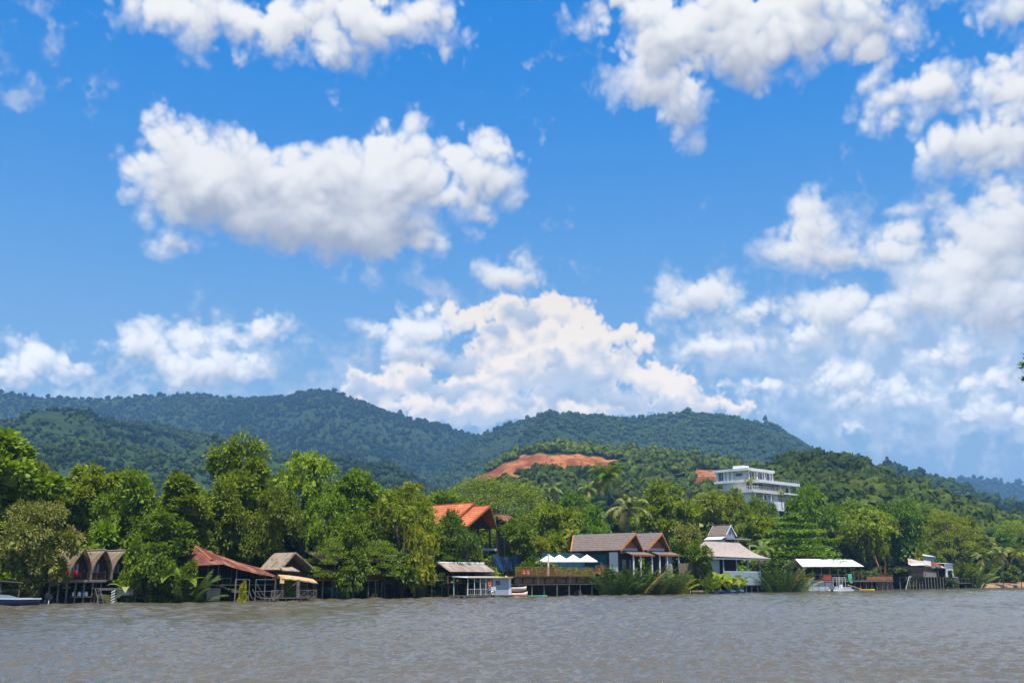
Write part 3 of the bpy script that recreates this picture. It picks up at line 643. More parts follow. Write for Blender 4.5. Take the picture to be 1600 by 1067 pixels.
def crown_broad(H, Wd, seed, low=.04, nl=20, nc=26, nlv=27, leaf=(.42, .2), top=1.0, droop=.35):
    rg = np.random.default_rng(seed); out = []; lob = []
    for i in range(nl):
        for _ in range(40):
            c = unit(1, rg)[0]*rg.random()**.4
            z = (low+(1-low)*(.5+.5*c[2]))*H
            taper = 1.0 if z < .6*H else max(.3, 1-(z/H-.6)*1.35*top)
            c3 = np.array([c[0]*Wd*.36*taper, c[1]*Wd*.37*taper, z]); r = Wd*rg.uniform(.11, .20)
            if all(np.linalg.norm((c3-o[0])) > .55*(r+o[1])*.9 for o in lob) or _ == 39: break
        c3[2] = min(c3[2], H-r*.9); lob.append((c3, r))
    for c, r in lob:
        d = unit(nc, rg); d[:, 2] = np.where(d[:, 2] < -.45, -d[:, 2], d[:, 2])
        cc = c+d*(r*rg.uniform(.72, 1.08, nc))[:, None]*np.array([1, 1, .85])
        cr = r*rg.uniform(.24, .42, nc)
        k = nlv
        e = unit(nc*k, rg); base = np.repeat(cc, k, 0)+e*(np.repeat(cr, k)*rg.random(nc*k)**.4)[:, None]*np.array([1, 1, .7])
        od = np.repeat(d, k, 0); di = e*.8+od*.9; di[:, 2] -= droop*(1+rg.random(nc*k))
        nn = od*.6+e*.9+np.array([0, 0, .30])+rg.normal(size=(nc*k, 3))*.30
        out.append(leaves(base, di, nn, leaf[0], leaf[1], rg))
        e = unit(60, rg)*r*.55; out.append(leaves(c+e, unit(60, rg), unit(60, rg), leaf[0]*2.0, leaf[1]*3, rg))  # oversized inner leaves added to block light through the lobe
    return np.concatenate(out), lob
def crown_droop(H, Wd, seed, low=.12, nl=11, strands=17, leaf=(.5, .12)):
    rg = np.random.default_rng(seed); out = []; lob = []
    for i in range(nl):
        a = rg.uniform(0, 6.28); u = rg.random()**.6; z = H*(low+.28+(.72-low)*(1-u*u*.8)*rg.uniform(.75, 1)); r = Wd*rg.uniform(.13, .2)
        c = np.array([math.cos(a)*u*Wd*.36, math.sin(a)*u*Wd*.36, min(z, H-r*.8)]); lob.append((c, r))
        for s in range(strands):
            d = unit(1, rg)[0]; d[2] = abs(d[2])*.8+.05; p0 = c+d*r*.35; hd = np.array([d[0], d[1], 0]); Ls = H*rg.uniform(.12, .26); n = 30
            t = np.linspace(0, 1, n)[:, None]
            path = p0+hd*(r*1.1+Ls*.25)*(1-(1-t)**2)+np.array([0, 0, 1])*(d[2]*r*1.1*np.sin(np.minimum(t*2.2, 1.57))-Ls*np.maximum(t-.25, 0)**1.4*1.3)
            path = path+rg.normal(size=(n, 3))*.10
            di = np.concatenate([np.diff(path, axis=0), [[hd[0], hd[1], -3.]]]); di = di/np.linalg.norm(di, axis=1)[:, None]+rg.normal(size=(n, 3))*.55; di[:, 2] -= .5
            out.append(leaves(path, di, hd*1.0+np.array([0, 0, .45])+rg.normal(size=(n, 3))*.35, leaf[0], leaf[1], rg))
        e = unit(50, rg)*r*.6; out.append(leaves(c+e, unit(50, rg), unit(50, rg), .8, .5, rg))
    return np.concatenate(out), lob
def crown_layer(H, Wd, seed, nl=26, leaf=(.34, .2), base=.45, dense=330):
    rg = np.random.default_rng(seed); out = []; lob = []
    for i in range(nl):
        a = i*2.4+rg.uniform(-.3, .3); u = math.sqrt((i+.5)/nl); z = H*(base+(1-base)*(1-u*u)*.92)+rg.uniform(-.04, .02)*H; r = Wd*rg.uniform(.09, .15)
        c = np.array([math.cos(a)*u*Wd*.42, math.sin(a)*u*Wd*.42, z]); lob.append((c, r))
        n = dense; q = unit(n, rg)*(rg.random(n)**.4)[:, None]*np.array([r*1.25, r*1.25, r*.30]); q[:, 2] -= (q[:, 0]**2+q[:, 1]**2)/r*.12
        di = rg.normal(size=(n, 3)); di[:, 2] *= .35; di[:, :2] += q[:, :2]/r
        out.append(leaves(c+q, di, np.array([0, 0, 1])+rg.normal(size=(n, 3))*.38, leaf[0], leaf[1], rg))
    return np.concatenate(out), lob
def crown_tier(H, Wd, seed, leaf=(.4, .24)):
    rg = np.random.default_rng(seed); out = []; lob = []
    for lv in range(8):
        z = H*(.22+.76*lv/7); rad = Wd*.5*(1-.72*(lv/7)**1.5)
        for k in range(6 if lv < 6 else 3):
            a = k*6.28/(6 if lv < 6 else 3)+lv*.7+rg.uniform(-.25, .25); u = rg.uniform(.45, .95)
            c = np.array([math.cos(a)*rad*u, math.sin(a)*rad*u, z+rg.uniform(-.02, .02)*H]); r = rad*.36+.35; lob.append((c, r))
            n = 200; q = unit(n, rg)*(rg.random(n)**.4)[:, None]*np.array([r*1.2, r*1.2, r*.28])
            di = rg.normal(size=(n, 3)); di[:, 2] = di[:, 2]*.3-.2; di[:, :2] += q[:, :2]/r
            out.append(leaves(c+q, di, np.array([0, 0, 1])+rg.normal(size=(n, 3))*.35, leaf[0], leaf[1], rg))
    return np.concatenate(out), lob
class Plant:
    """a prototype: crown mesh, trunk mesh, nominal height and width"""
    pass
def make_plant(kind, H, Wd, seed, mat, bark=BARK, trunk=.022, **kw):
    V, lob = {'broad': crown_broad, 'droop': crown_droop, 'layer': crown_layer, 'tier': crown_tier}[kind](H, Wd, seed, **kw)
    p = Plant(); p.H, p.W, p.mat, p.bark = H, Wd, mat, bark
    p.crown = np_mesh(kind+'_crown', V, quads(V)); p.crown.materials.append(LM[mat])
    rg = random.Random(seed); m = MB(); r0 = max(.05, H*trunk); fork = H*(.22 if kind != 'layer' else .34)
    m.tube([(0, 0, -.6), (rg.uniform(-.1, .1), rg.uniform(-.1, .1), fork*.5), (0, 0, fork), (rg.uniform(-.3, .3), rg.uniform(-.3, .3), H*.62), (0, 0, H*.85)], [r0*1.35, r0, r0*.8, r0*.5, r0*.15], 7)
    for c, r in lob[:14]:
        q = Vector((0, 0, fork*rg.uniform(.7, 1.2))); c = Vector(c); mid = q.lerp(c, .55)+Vector((0, 0, -.06*H if kind == 'layer' else .02*H))
        m.tube([q, mid, c], [r0*.5, r0*.32, r0*.12], 5)
    me = bpy.data.meshes.new('trunk'); me.from_pydata(m.v, [], m.f); me.polygons.foreach_set('use_smooth', np.ones(len(me.polygons), bool)); me.materials.append(bark); p.trunk = me
    return p
PL = {
 'broad_a': make_plant('broad', 13, 10, 1, 'bright'), 'broad_b': make_plant('broad', 12, 10, 2, 'mid', nl=15), 'broad_c': make_plant('broad', 11, 11, 3, 'bright', top=.6, nl=14),
 'broad_d': make_plant('broad', 12, 9, 4, 'mid', leaf=(.55, .3), nc=30, nlv=20), 'broad_e': make_plant('broad', 14, 9, 5, 'bright', top=1.2), 'round_a': make_plant('broad', 11, 11, 6, 'dark', nl=16, leaf=(.4, .18), top=.4),
 'round_b': make_plant('broad', 10, 10, 16, 'mid', nl=15, top=.5, low=.1),
 'olive_a': make_plant('broad', 8, 10, 7, 'olive', low=.05, nl=14, leaf=(.30, .15), nlv=30), 'olive_b': make_plant('broad', 7, 7.5, 8, 'olive', low=.05, nl=10, leaf=(.30, .14)),
 'droop_a': make_plant('droop', 13, 9, 9, 'bright'), 'droop_b': make_plant('droop', 12, 10, 10, 'yellow'), 'droop_c': make_plant('droop', 11, 9, 11, 'mid', leaf=(.45, .14)),
 'layer_a': make_plant('layer', 12, 24, 12, 'mid', nl=40, dense=300), 'layer_b': make_plant('layer', 12, 15, 13, 'bright', nl=28), 'tier_a': make_plant('tier', 11, 11, 14, 'mid'),
 'shrub_a': make_plant('broad', 3.4, 4.6, 20, 'mid', low=.0, nl=9, nc=22, nlv=18, leaf=(.34, .18), trunk=.012), 'shrub_b': make_plant('broad', 3.0, 4.0, 21, 'bright', low=.0, nl=8, nc=22, nlv=18, leaf=(.36, .2), trunk=.012),
 'shrub_c': make_plant('broad', 4.2, 4.2, 22, 'dark', low=.0, nl=9, nc=22, nlv=18, leaf=(.34, .17), trunk=.012), 'vine_a': make_plant('droop', 4.5, 4.5, 23, 'mid', low=.0, nl=8, strands=14, leaf=(.34, .16), trunk=.012),
}
def root_at(px, D):
    p = at(px, 900, D); z = float(gz(p.x, p.y)); return Vector((p.x, p.y, z))
def put_plant(kind, name, label, cat, px, top, D, wpx, group=None, mat=None, rz=None, base=None, sx=1.0):
    """a plant rooted at depth D below pixel column px, its top at pixel row top, its crown wpx pixels wide"""
    P = PL[kind]; b = root_at(px, D) if base is None else base
    h = at(px, top, D).z-b.z; w = wpx*D/1570.0*1.0
    t = thing(name, label, cat, b, random.uniform(0, 6.28) if rz is None else rz, group)
    s = w/P.W; t.scale = (s, s, h/P.H)
    obj('trunk', P.trunk, t, P.bark); obj('crown', P.crown, t, LM[mat or P.mat])
    return t
# ---- palms: every frond is a part
def frond_mesh(Lf, seed, droop, lw=.055, ll=.75, nseg=13, per=2):
    rg = np.random.default_rng(seed); m = MB(); path = []; x = z = 0; a = R(52)
    for i in range(nseg+1):
        path.append((x, 0, z)); s = Lf/nseg; x += s*math.cos(a); z += s*math.sin(a); a -= R(droop)/nseg*(.5+1.1*i/nseg)
    m.tube(path, [.05*(1-.8*i/nseg)+.008 for i in range(nseg+1)], 4)
    V = np.array(m.v); F = [list(f) for f in m.f if len(f) == 4]
    for i in range(1, nseg):
        for k in range(per):
            for sgn in (-1, 1):
                u = (i+k/per); j = int(u); f = u-j; p = np.array(path[j])*(1-f)+np.array(path[min(j+1, nseg)])*f
                d = np.array(path[min(j+1, nseg)])-np.array(path[j]); d = d/np.linalg.norm(d)
                ln = ll*(math.sin(math.pi*min(1, .12+.88*u/nseg)*.93)+.18)*rg.uniform(.85, 1.1)
                side = np.array([0, sgn, 0]); out = side*.8+d*.75+np.array([0, 0, -.35+rg.normal()*.12])
                out /= np.linalg.norm(out); tip = p+out*ln+np.array([0, 0, -ln*.28]); mid = p+out*ln*.55
                w = d*lw*1.6
                b = len(V); V = np.concatenate([V, [p-w, p+w, mid+w*1.1, mid-w*1.1, tip]]); F += [[b, b+1, b+2, b+3], [b+3, b+2, b+4, b+4]]
    me = bpy.data.meshes.new('frond'); me.from_pydata([tuple(v) for v in V], [], [tuple(dict.fromkeys(f)) for f in F]); me.update(); return me
FROND = [frond_mesh(3.6, i, 95+22*i, .030, .75, 15) for i in range(3)]
FROND_N = [frond_mesh(4.2, i+5, 26+20*i, .024, .55, 16) for i in range(3)]
def palm(label, px, head_py, D, spread_px, n=17, mat='palm', lean=.0, group=None, base=None, tr=.14, cat='palm tree'):
    b = root_at(px, D) if base is None else base; top = at(px, head_py, D).z-b.z; s = spread_px*D/1570/6.2
    t = thing('coconut_palm', label, cat, b, random.uniform(0, 6.28), group)
    m = MB(); k = 9; pts = [(lean*top*(i/k)**2, .05*top*math.sin(i/k*2.5), -.5+(top+.5)*i/k) for i in range(k+1)]
    m.tube(pts, [tr*.75*(1.25-.45*i/k)*(1.06 if i % 2 else .96) for i in range(k+1)], 8); m.build('trunk', PALM_BARK, t, True)
    for i in range(n):
        f = obj('frond', FROND[i % 3], t, LM[mat if i < n-2 else 'dry']); f.location = pts[-1]
        f.rotation_euler = (random.uniform(-.2, .2), R(random.uniform(-30, 38)) if i < n-3 else R(70), i*2.399+random.uniform(-.2, .2)); f.scale = (s, s, s)
    return t
def clump(name, label, px, D, top, wpx, n=15, mat='palm', group=None, base=None, cat='palm', steep=1.0):
    """fronds rising straight from the mud"""
    b = root_at(px, D) if base is None else base; h = at(px, top, D).z-b.z; s = h/4.0; w = wpx*D/1570
    t = thing(name, label, cat, b, random.uniform(0, 6.28), group)
    for i in range(n):
        f = obj('frond', FROND_N[i % 3], t, LM['dry' if i % 17 == 16 else mat]); a = i*2.399; r = w*.30*math.sqrt(i/n)
        f.location = (math.cos(a)*r, math.sin(a)*r, -.15); f.rotation_euler = (random.uniform(-.15, .15), R(random.uniform(-38, -22)+22*(i/n))*steep, a); k_ = s*random.uniform(.72, 1.05); f.scale = (k_, k_, k_)
    return t
BLADE = []
for i in range(3):
    m_ = MB(); rg_ = random.Random(i); nn = 7; L_ = 2.4; vs_ = []; x_ = z_ = 0; a_ = R(80)
    for j in range(nn+1):
        u = j/nn; w_ = .04 if u < .2 else .30*math.sin(math.pi*min(1, (u-.15)/.85))**.7+.01
        vs_ += [(x_, -w_, z_+w_*.3), (x_, 0, z_), (x_, w_, z_+w_*.3)]; x_ += L_/nn*math.cos(a_); z_ += L_/nn*math.sin(a_); a_ -= R(14+5*i)*(.4+u)
    m_.add(vs_, [(3*j+k, 3*j+k+1, 3*j+k+4, 3*j+k+3) for j in range(nn) for k in range(2)])
    me_ = bpy.data.meshes.new('blade'); me_.from_pydata(m_.v, [], m_.f); me_.polygons.foreach_set('use_smooth', np.ones(len(me_.polygons), bool)); BLADE.append(me_)
def banana(label, px, D, top, n=8, mat='bright', group=None, base=None, name='banana_plant', cat='banana plant'):
    b = root_at(px, D) if base is None else base; h = at(px, top, D).z-b.z; s = h/2.7
    t = thing(name, label, cat, b, random.uniform(0, 6.28), group)
    MB().tube([(0, 0, -.2), (0, 0, h*.42)], [.11*s, .07*s], 6).build('stem', LM['olive'], t)
    for i in range(n):
        f = obj('leaf', BLADE[i % 3], t, LM[mat]); f.location = (0, 0, h*.22+h*.1*(i % 3)); f.rotation_euler = (random.uniform(-.2, .2), R(random.uniform(-12, 35)), i*2.399); f.scale = (s, s, s*.85)
    return t
# ================================================================ planting along the bank
G = 'trees along the river bank'
FRONT = [
 # kind, px, top row, depth, crown width px, material, label
 ('broad_d', -20, 675, 118, 190, 'bright', 'tall dark leafy tree cut by the left edge of the picture'),
 ('broad_c', 30, 705, 128, 150, 'bright', 'round bright tree behind the olive bush at far left'),
 ('olive_a', 48, 782, 107, 150, 'olive', 'olive small leaved tree hanging over the moored speedboat'),
 ('broad_e', 142, 700, 130, 130, 'bright', 'bright tree with a pointed top behind the vaulted huts'),
 ('round_b', 200, 738, 124, 120, 'mid', 'round tree right of the pointed one above the huts'),
 ('broad_d', 268, 742, 127, 130, 'mid', 'big leaved tree between the vaulted huts and the rusty roof'),
 ('shrub_b', 150, 823, 121, 95, 'bright', 'light green shrub mound right behind the vaulted huts'),
 ('broad_b', 262, 800, 117, 130, 'mid', 'leafy tree reaching down to the water right of the vaulted huts'),
 ('broad_a', 372, 682, 137, 160, 'bright', 'tallest bright tree above the rusty red roof'),
 ('round_b', 350, 752, 131, 110, 'mid', 'dense rounded tree just above the rusty red roof'),
 ('round_a', 420, 762, 131, 100, 'mid', 'dark rounded tree above the broken thatch roof'),
 ('droop_a', 472, 706, 141, 120, 'bright', 'yellowish drooping tree right of the tallest tree'),
 ('droop_c', 505, 770, 134, 95, 'bright', 'drooping tree in front, above the blue post house'),
 ('broad_e', 560, 706, 146, 120, 'bright', 'tall feathery tree with a narrow top over the blue post house'),
 ('olive_b', 552, 802, 132, 95, 'mid', 'light green bushy tree hanging over the blue post house'),
 ('droop_b', 628, 750, 143, 130, 'yellow', 'pale yellow green drooping tree above the vine covered pergola'),
 ('droop_b', 655, 815, 138, 62, 'yellow', 'yellow drooping shrub tree at the right end of the pergola'),
 ('round_a', 702, 800, 148, 95, 'dark', 'dark tree left of the orange roofed house'),
 ('layer_a', 765, 744, 225, 270, 'mid', 'huge flat spreading rain tree behind the orange roofs'),
 ('olive_b', 805, 812, 158, 95, 'mid', 'rounded tree with yellow tips right of the orange roofed house'),
 ('broad_c', 872, 776, 192, 110, 'bright', 'bright tree left of the twin gabled house'),
 ('broad_b', 918, 790, 205, 90, 'mid', 'tree just behind the left end of the twin gabled roof'),
 ('broad_a', 1045, 752, 212, 120, 'bright', 'bright tree behind the twin gables right of the coconut palms'),
 ('round_b', 1075, 822, 186, 70, 'olive', 'bushy tree left of the pale hipped roof'),
 ('broad_e', 1140, 752, 268, 78, 'bright', 'bright tree below the left side of the white villa'),
 ('broad_e', 1190, 790, 240, 80, 'bright', 'light green tree between the small gable house and the villa'),
 ('tier_a', 1240, 806, 226, 130, 'mid', 'tiered tree with flat level boughs left of the white roof'),
 ('round_a', 1272, 760, 246, 105, 'mid', 'big round dark tree right of the white villa'),
 ('droop_a', 1362, 795, 252, 105, 'bright', 'drooping bright tree right of the white pier roof'),
 ('broad_b', 1325, 790, 262, 80, 'mid', 'tree between the round dark tree and the drooping one'),
 ('broad_c', 1412, 772, 285, 100, 'mid', 'broad tree behind the tin shack'),
 ('layer_b', 1487, 797, 288, 105, 'yellow', 'yellow green flat topped tree right of the tin shack'),
 ('broad_b', 1545, 838, 320, 70, 'mid', 'tree behind the small palms on the sandy bank'),
 ('layer_b', 1592, 812, 360, 80, 'bright', 'flat topped tree at the right edge of the picture'),
 ('broad_a', 1530, 822, 350, 60, 'bright', 'small bright tree behind the flat topped yellow green one'),
]
for k, px, top, D, w, mt, lab in FRONT:
    put_plant(k, 'tree', lab, 'tree', px, top, D, w, G, mt)
# second row closing the gaps
OVER = [
 ('layer_b', 522, 838, 131, 100, 'mid', 'spreading tree shading the left half of the blue post house'), ('layer_b', 590, 842, 136, 90, 'mid', 'spreading tree shading the right half of the blue post house'), ('layer_b', 690, 850, 146, 80, 'mid', 'spreading tree just left of the brown tin roof')]
for k, px, top, D, w, mt, lab in OVER:
    put_plant(k, 'tree', lab, 'tree', px, top, D, w, G, mt)
BACK = [
 ('broad_b', -60, 725, 140, 150, 'mid'), ('broad_c', 85, 735, 145, 130, 'mid'), ('broad_a', 190, 745, 150, 130, 'bright'), ('broad_b', 300, 762, 150, 130, 'mid'),
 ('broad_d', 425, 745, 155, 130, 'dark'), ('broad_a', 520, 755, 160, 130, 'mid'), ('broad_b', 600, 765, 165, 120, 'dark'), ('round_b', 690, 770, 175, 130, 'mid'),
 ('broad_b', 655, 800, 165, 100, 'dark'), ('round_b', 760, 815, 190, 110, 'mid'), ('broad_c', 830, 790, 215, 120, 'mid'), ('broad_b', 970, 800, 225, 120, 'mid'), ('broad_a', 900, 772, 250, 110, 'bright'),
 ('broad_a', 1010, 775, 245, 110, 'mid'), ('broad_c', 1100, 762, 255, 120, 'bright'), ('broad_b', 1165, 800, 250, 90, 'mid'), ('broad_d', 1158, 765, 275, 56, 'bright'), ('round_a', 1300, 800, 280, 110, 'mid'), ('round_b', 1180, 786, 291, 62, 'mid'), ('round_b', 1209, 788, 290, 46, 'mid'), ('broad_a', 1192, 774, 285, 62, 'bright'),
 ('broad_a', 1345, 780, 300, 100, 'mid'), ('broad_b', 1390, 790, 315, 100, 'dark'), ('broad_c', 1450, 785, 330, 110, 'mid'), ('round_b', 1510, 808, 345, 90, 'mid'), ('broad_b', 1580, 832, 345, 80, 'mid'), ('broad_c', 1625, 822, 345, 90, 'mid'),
]
NEAR = ['behind the far left trees', 'behind the vaulted huts, between two brighter crowns', 'behind the pointed tree over the huts', 'behind the big leaved tree left of the rusty roof', 'between the tallest tree and the yellowish one',
 'between the yellowish drooping tree and the feathery one', 'left of the pale yellow green drooping tree', 'left of the orange roofs, under the rain tree', 'behind the yellow drooping shrub', 'right behind the orange roofed house',
 'below the right end of the rain tree', 'behind the twin gabled roof', 'below the distant palm heads', 'behind the right coconut palm', 'left below the white villa', 'behind the small gable house',
 'in front of the villa terrace', 'behind the white pier roof', 'below the lower storey of the white villa', 'below the right wing of the white villa', 'at the foot of the white villa', 'between the drooping tree and the green hill', 'between the drooping tree and the tin shack', 'behind the tin shack, left of the flat topped tree',
 'behind the flat topped yellow green tree', 'behind the palms on the sandy bank', 'against the right picture edge']
for (k, px, top, D, w, mt), where in zip(BACK, NEAR):
    put_plant(k, 'tree', 'background tree '+where, 'tree', px, top, D, w, 'trees in the second row', mt)
# shrubs along the water's edge
SHR = [
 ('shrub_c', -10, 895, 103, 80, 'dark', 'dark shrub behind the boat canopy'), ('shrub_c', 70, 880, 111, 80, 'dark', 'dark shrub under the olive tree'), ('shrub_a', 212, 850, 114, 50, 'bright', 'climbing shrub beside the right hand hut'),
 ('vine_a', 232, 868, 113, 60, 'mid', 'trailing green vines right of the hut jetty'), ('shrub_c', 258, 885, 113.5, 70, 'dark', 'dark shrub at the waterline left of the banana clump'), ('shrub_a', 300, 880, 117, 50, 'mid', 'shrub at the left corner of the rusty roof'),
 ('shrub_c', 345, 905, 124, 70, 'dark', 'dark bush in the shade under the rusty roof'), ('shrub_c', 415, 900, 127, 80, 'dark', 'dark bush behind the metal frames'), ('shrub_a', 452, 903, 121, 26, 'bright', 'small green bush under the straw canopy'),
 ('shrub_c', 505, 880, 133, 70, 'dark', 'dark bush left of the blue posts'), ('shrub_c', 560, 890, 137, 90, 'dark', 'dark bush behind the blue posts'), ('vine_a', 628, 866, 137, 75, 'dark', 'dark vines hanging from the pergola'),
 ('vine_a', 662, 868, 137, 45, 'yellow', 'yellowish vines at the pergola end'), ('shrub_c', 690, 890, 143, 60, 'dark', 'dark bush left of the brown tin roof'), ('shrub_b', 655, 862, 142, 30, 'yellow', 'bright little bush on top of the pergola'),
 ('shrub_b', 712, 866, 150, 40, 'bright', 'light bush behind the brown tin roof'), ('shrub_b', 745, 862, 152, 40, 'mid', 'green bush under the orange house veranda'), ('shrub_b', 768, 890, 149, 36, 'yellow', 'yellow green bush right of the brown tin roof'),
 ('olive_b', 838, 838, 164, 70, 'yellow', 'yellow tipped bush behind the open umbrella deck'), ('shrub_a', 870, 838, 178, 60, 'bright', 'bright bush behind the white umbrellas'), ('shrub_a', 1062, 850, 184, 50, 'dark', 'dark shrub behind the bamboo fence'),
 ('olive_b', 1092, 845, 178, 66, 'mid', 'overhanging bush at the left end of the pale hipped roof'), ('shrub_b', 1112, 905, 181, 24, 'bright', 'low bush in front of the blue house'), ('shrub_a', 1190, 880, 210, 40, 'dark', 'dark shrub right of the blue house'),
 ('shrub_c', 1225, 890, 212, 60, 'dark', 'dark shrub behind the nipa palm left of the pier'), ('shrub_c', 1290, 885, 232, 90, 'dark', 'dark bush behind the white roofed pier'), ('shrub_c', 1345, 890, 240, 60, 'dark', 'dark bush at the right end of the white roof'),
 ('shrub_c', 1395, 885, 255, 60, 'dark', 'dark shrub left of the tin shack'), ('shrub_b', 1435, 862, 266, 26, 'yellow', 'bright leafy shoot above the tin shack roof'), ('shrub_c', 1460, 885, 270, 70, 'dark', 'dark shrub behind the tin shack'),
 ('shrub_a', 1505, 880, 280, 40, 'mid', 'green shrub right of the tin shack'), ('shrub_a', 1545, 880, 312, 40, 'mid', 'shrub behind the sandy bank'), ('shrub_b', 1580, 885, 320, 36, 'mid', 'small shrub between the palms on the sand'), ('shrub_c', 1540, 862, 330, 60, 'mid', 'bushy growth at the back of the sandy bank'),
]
for k, px, top, D, w, mt, lab in SHR:
    put_plant(k, 'shrub', lab, 'shrub', px, top, D, w, 'shrubs at the water', mt)
lime = put_plant('shrub_b', 'shrub', 'bright yellow leaved shrub beside the rusty roof house', 'shrub', 381, 910, 118.5, 20, 'shrubs at the water', 'lime')
# palms
palm('tall dark coconut palm rising highest above the twin gables', 955, 746, 232, 66, 20, 'mid', .03)
palm('coconut palm with big drooping fronds above the twin gables', 982, 796, 195, 76, 17, 'paler', -.02)
palm('coconut palm head left of the tallest palm', 918, 766, 255, 44, 14, 'palm')
palm('coconut palm head right of the rain tree', 860, 766, 250, 44, 14, 'palm')
palm('dark palm head at the right end of the rain tree', 834, 772, 262, 40, 14, 'dark')
palm('palm between the bright bushes behind the umbrellas', 895, 838, 182, 40, 13, 'yellow')
palm('palm beside the hipped pink roof', 1195, 862, 205, 50, 13, 'palm')
palm('slender palm on the sandy bank, left one', 1565, 868, 300, 40, 14, 'paler')
palm('slender palm on the sandy bank, right one', 1594, 866, 305, 40, 14, 'yellow')
palm('low palm at the left end of the sandy bank', 1540, 872, 303, 38, 13, 'palm')
palm('palm behind the low palms on the sand', 1552, 856, 325, 34, 12, 'yellow')
palm('small palm growing on the villa terrace', 1172, 752, 300, 20, 11, 'yellow', base=at(1172, 771, 300))
palm('yellowish palm at the right side of the villa', 1221, 768, 296, 17, 11, 'yellow', base=at(1222, 793, 296))
NP = 'nipa palms in the mud'
clump('nipa_palm', 'nipa palm clump at the right end of the umbrella deck', 962, 162, 878, 40, 33, 'nipa', NP)
clump('nipa_palm', 'tallest nipa palm clump below the twin gables', 985, 164.5, 872, 40, 36, 'nipa', NP)
clump('nipa_palm', 'nipa palm clump in the middle of the row below the gables', 1010, 167, 878, 40, 34, 'nipa', NP)
clump('nipa_palm', 'nipa palm clump at the right of the row below the gables', 1036, 171, 879, 42, 33, 'nipa', NP)
clump('nipa_palm', 'small nipa palm beside the bamboo fence', 1054, 174.5, 885, 26, 22, 'yellow', NP)
clump('nipa_palm', 'big nipa palm left of the white roofed pier', 1218, 199, 872, 54, 30, 'nipa', NP)
clump('nipa_palm', 'nipa palm with dry hanging fronds touching the white roof', 1240, 203, 889, 42, 25, 'paler', NP)
clump('nipa_palm', 'nipa palm in the dark mud right of the tin shack', 1517, 285, 872, 44, 27, 'palm', NP)
clump('nipa_palm', 'yellow green nipa palm behind the small right hand deck', 1498, 282, 868, 36, 31, 'mid', NP)
clump('nipa_palm', 'drooping palm clump at the waterline left of the rusty roof house', 288, 114.5, 880, 46, 24, 'nipa', NP)
banana('banana plant beside the drooping palm left of the rusty roof', 276, 114.6, 876, 7, 'mid')
banana('upright banana plant in front of the blue house', 1122, 181.5, 883, 6, 'bright')
banana('banana plant in the middle of the blue house garden', 1140, 184, 888, 7, 'mid')
banana('banana plant near the blue boat', 1155, 187, 890, 7, 'bright')
banana('leafy plant on the lower hut deck', 202, 113, 898, 7, 'paler', name='leafy_plant', cat='plant')
banana('light green taro plant standing in the water before the pergola', 675, 140, 915, 6, 'paler', name='taro_plant', cat='plant', base=on_water(675, 932.5)-Vector((0, 0, .15)))

# tangled undergrowth filling the shade behind the front row: nobody could count it
def undergrowth():
    rg = np.random.default_rng(12); n = 2900; pxs = rg.uniform(-60, 1660, n)
    a0 = np.array([root_a for root_a in SHORE_PX]); wl = np.interp(pxs, a0[:, 0], a0[:, 1]); Dw = np.array([on_water(p, w).y for p, w in zip(pxs, wl)])
    off = rg.choice([9., 14., 20., 27.], n)+rg.uniform(-2, 2, n); sandy = np.clip((pxs-1500)/60, 0, 1); off = off+sandy*14
    D = Dw+off; X = np.array([at(p, 900, 1).x for p in pxs])*D
    Zg = gz(X, D); hmax = np.interp(off, [7, 29], [2.6, 4.6])*(.6+.5*fbm2(X*.12, D*.12, 2, 3)); zz = Zg+rg.random(n)*np.maximum(hmax, 1.0)
    r = rg.uniform(.7, 1.25, n); protos = [leafball(40, 80+i, .38) for i in range(4)]
    V, F = merge_shapes(protos, rg.integers(0, 4, n), np.stack([X, D, zz], 1), np.stack([r, r, r], 1), rg.uniform(0, 6.28, n))
    o = obj('undergrowth', np_mesh('undergrowth', V, F), None, LM['mid']); tag(o, 'tangled green undergrowth in the shade behind the bank trees', 'undergrowth', kind='stuff')
undergrowth()

# single trees standing out on the ridges
def ridge_tree(label, hill, px, top, wpx, kind):
    D = hill.D*.99; z = float(hill.z(np.array([float(px)]), np.array([D]))[0]); p = at(px, 700, D)
    put_plant(kind, 'tree', label, 'tree', px, top, D, wpx, 'lone trees on the ridges', 'dark', base=Vector((p.x, D, z-1)))
ridge_tree('lone round tree on the skyline of the broad central ridge', h_mid, 1199, 649, 10, 'round_a')
ridge_tree('tall lone tree on the skyline right of the green hill', h_rback, 1338, 704, 17, 'broad_e')
ridge_tree('leaning lone tree on the skyline farther right', h_rback, 1384, 713, 15, 'broad_b')
ridge_tree('small round tree standing in the saddle of the skyline', h_left, 624, 640, 9, 'round_b')
ridge_tree('dark treetop on the highest point of the central ridge', h_mid, 860, 639, 11, 'round_a')

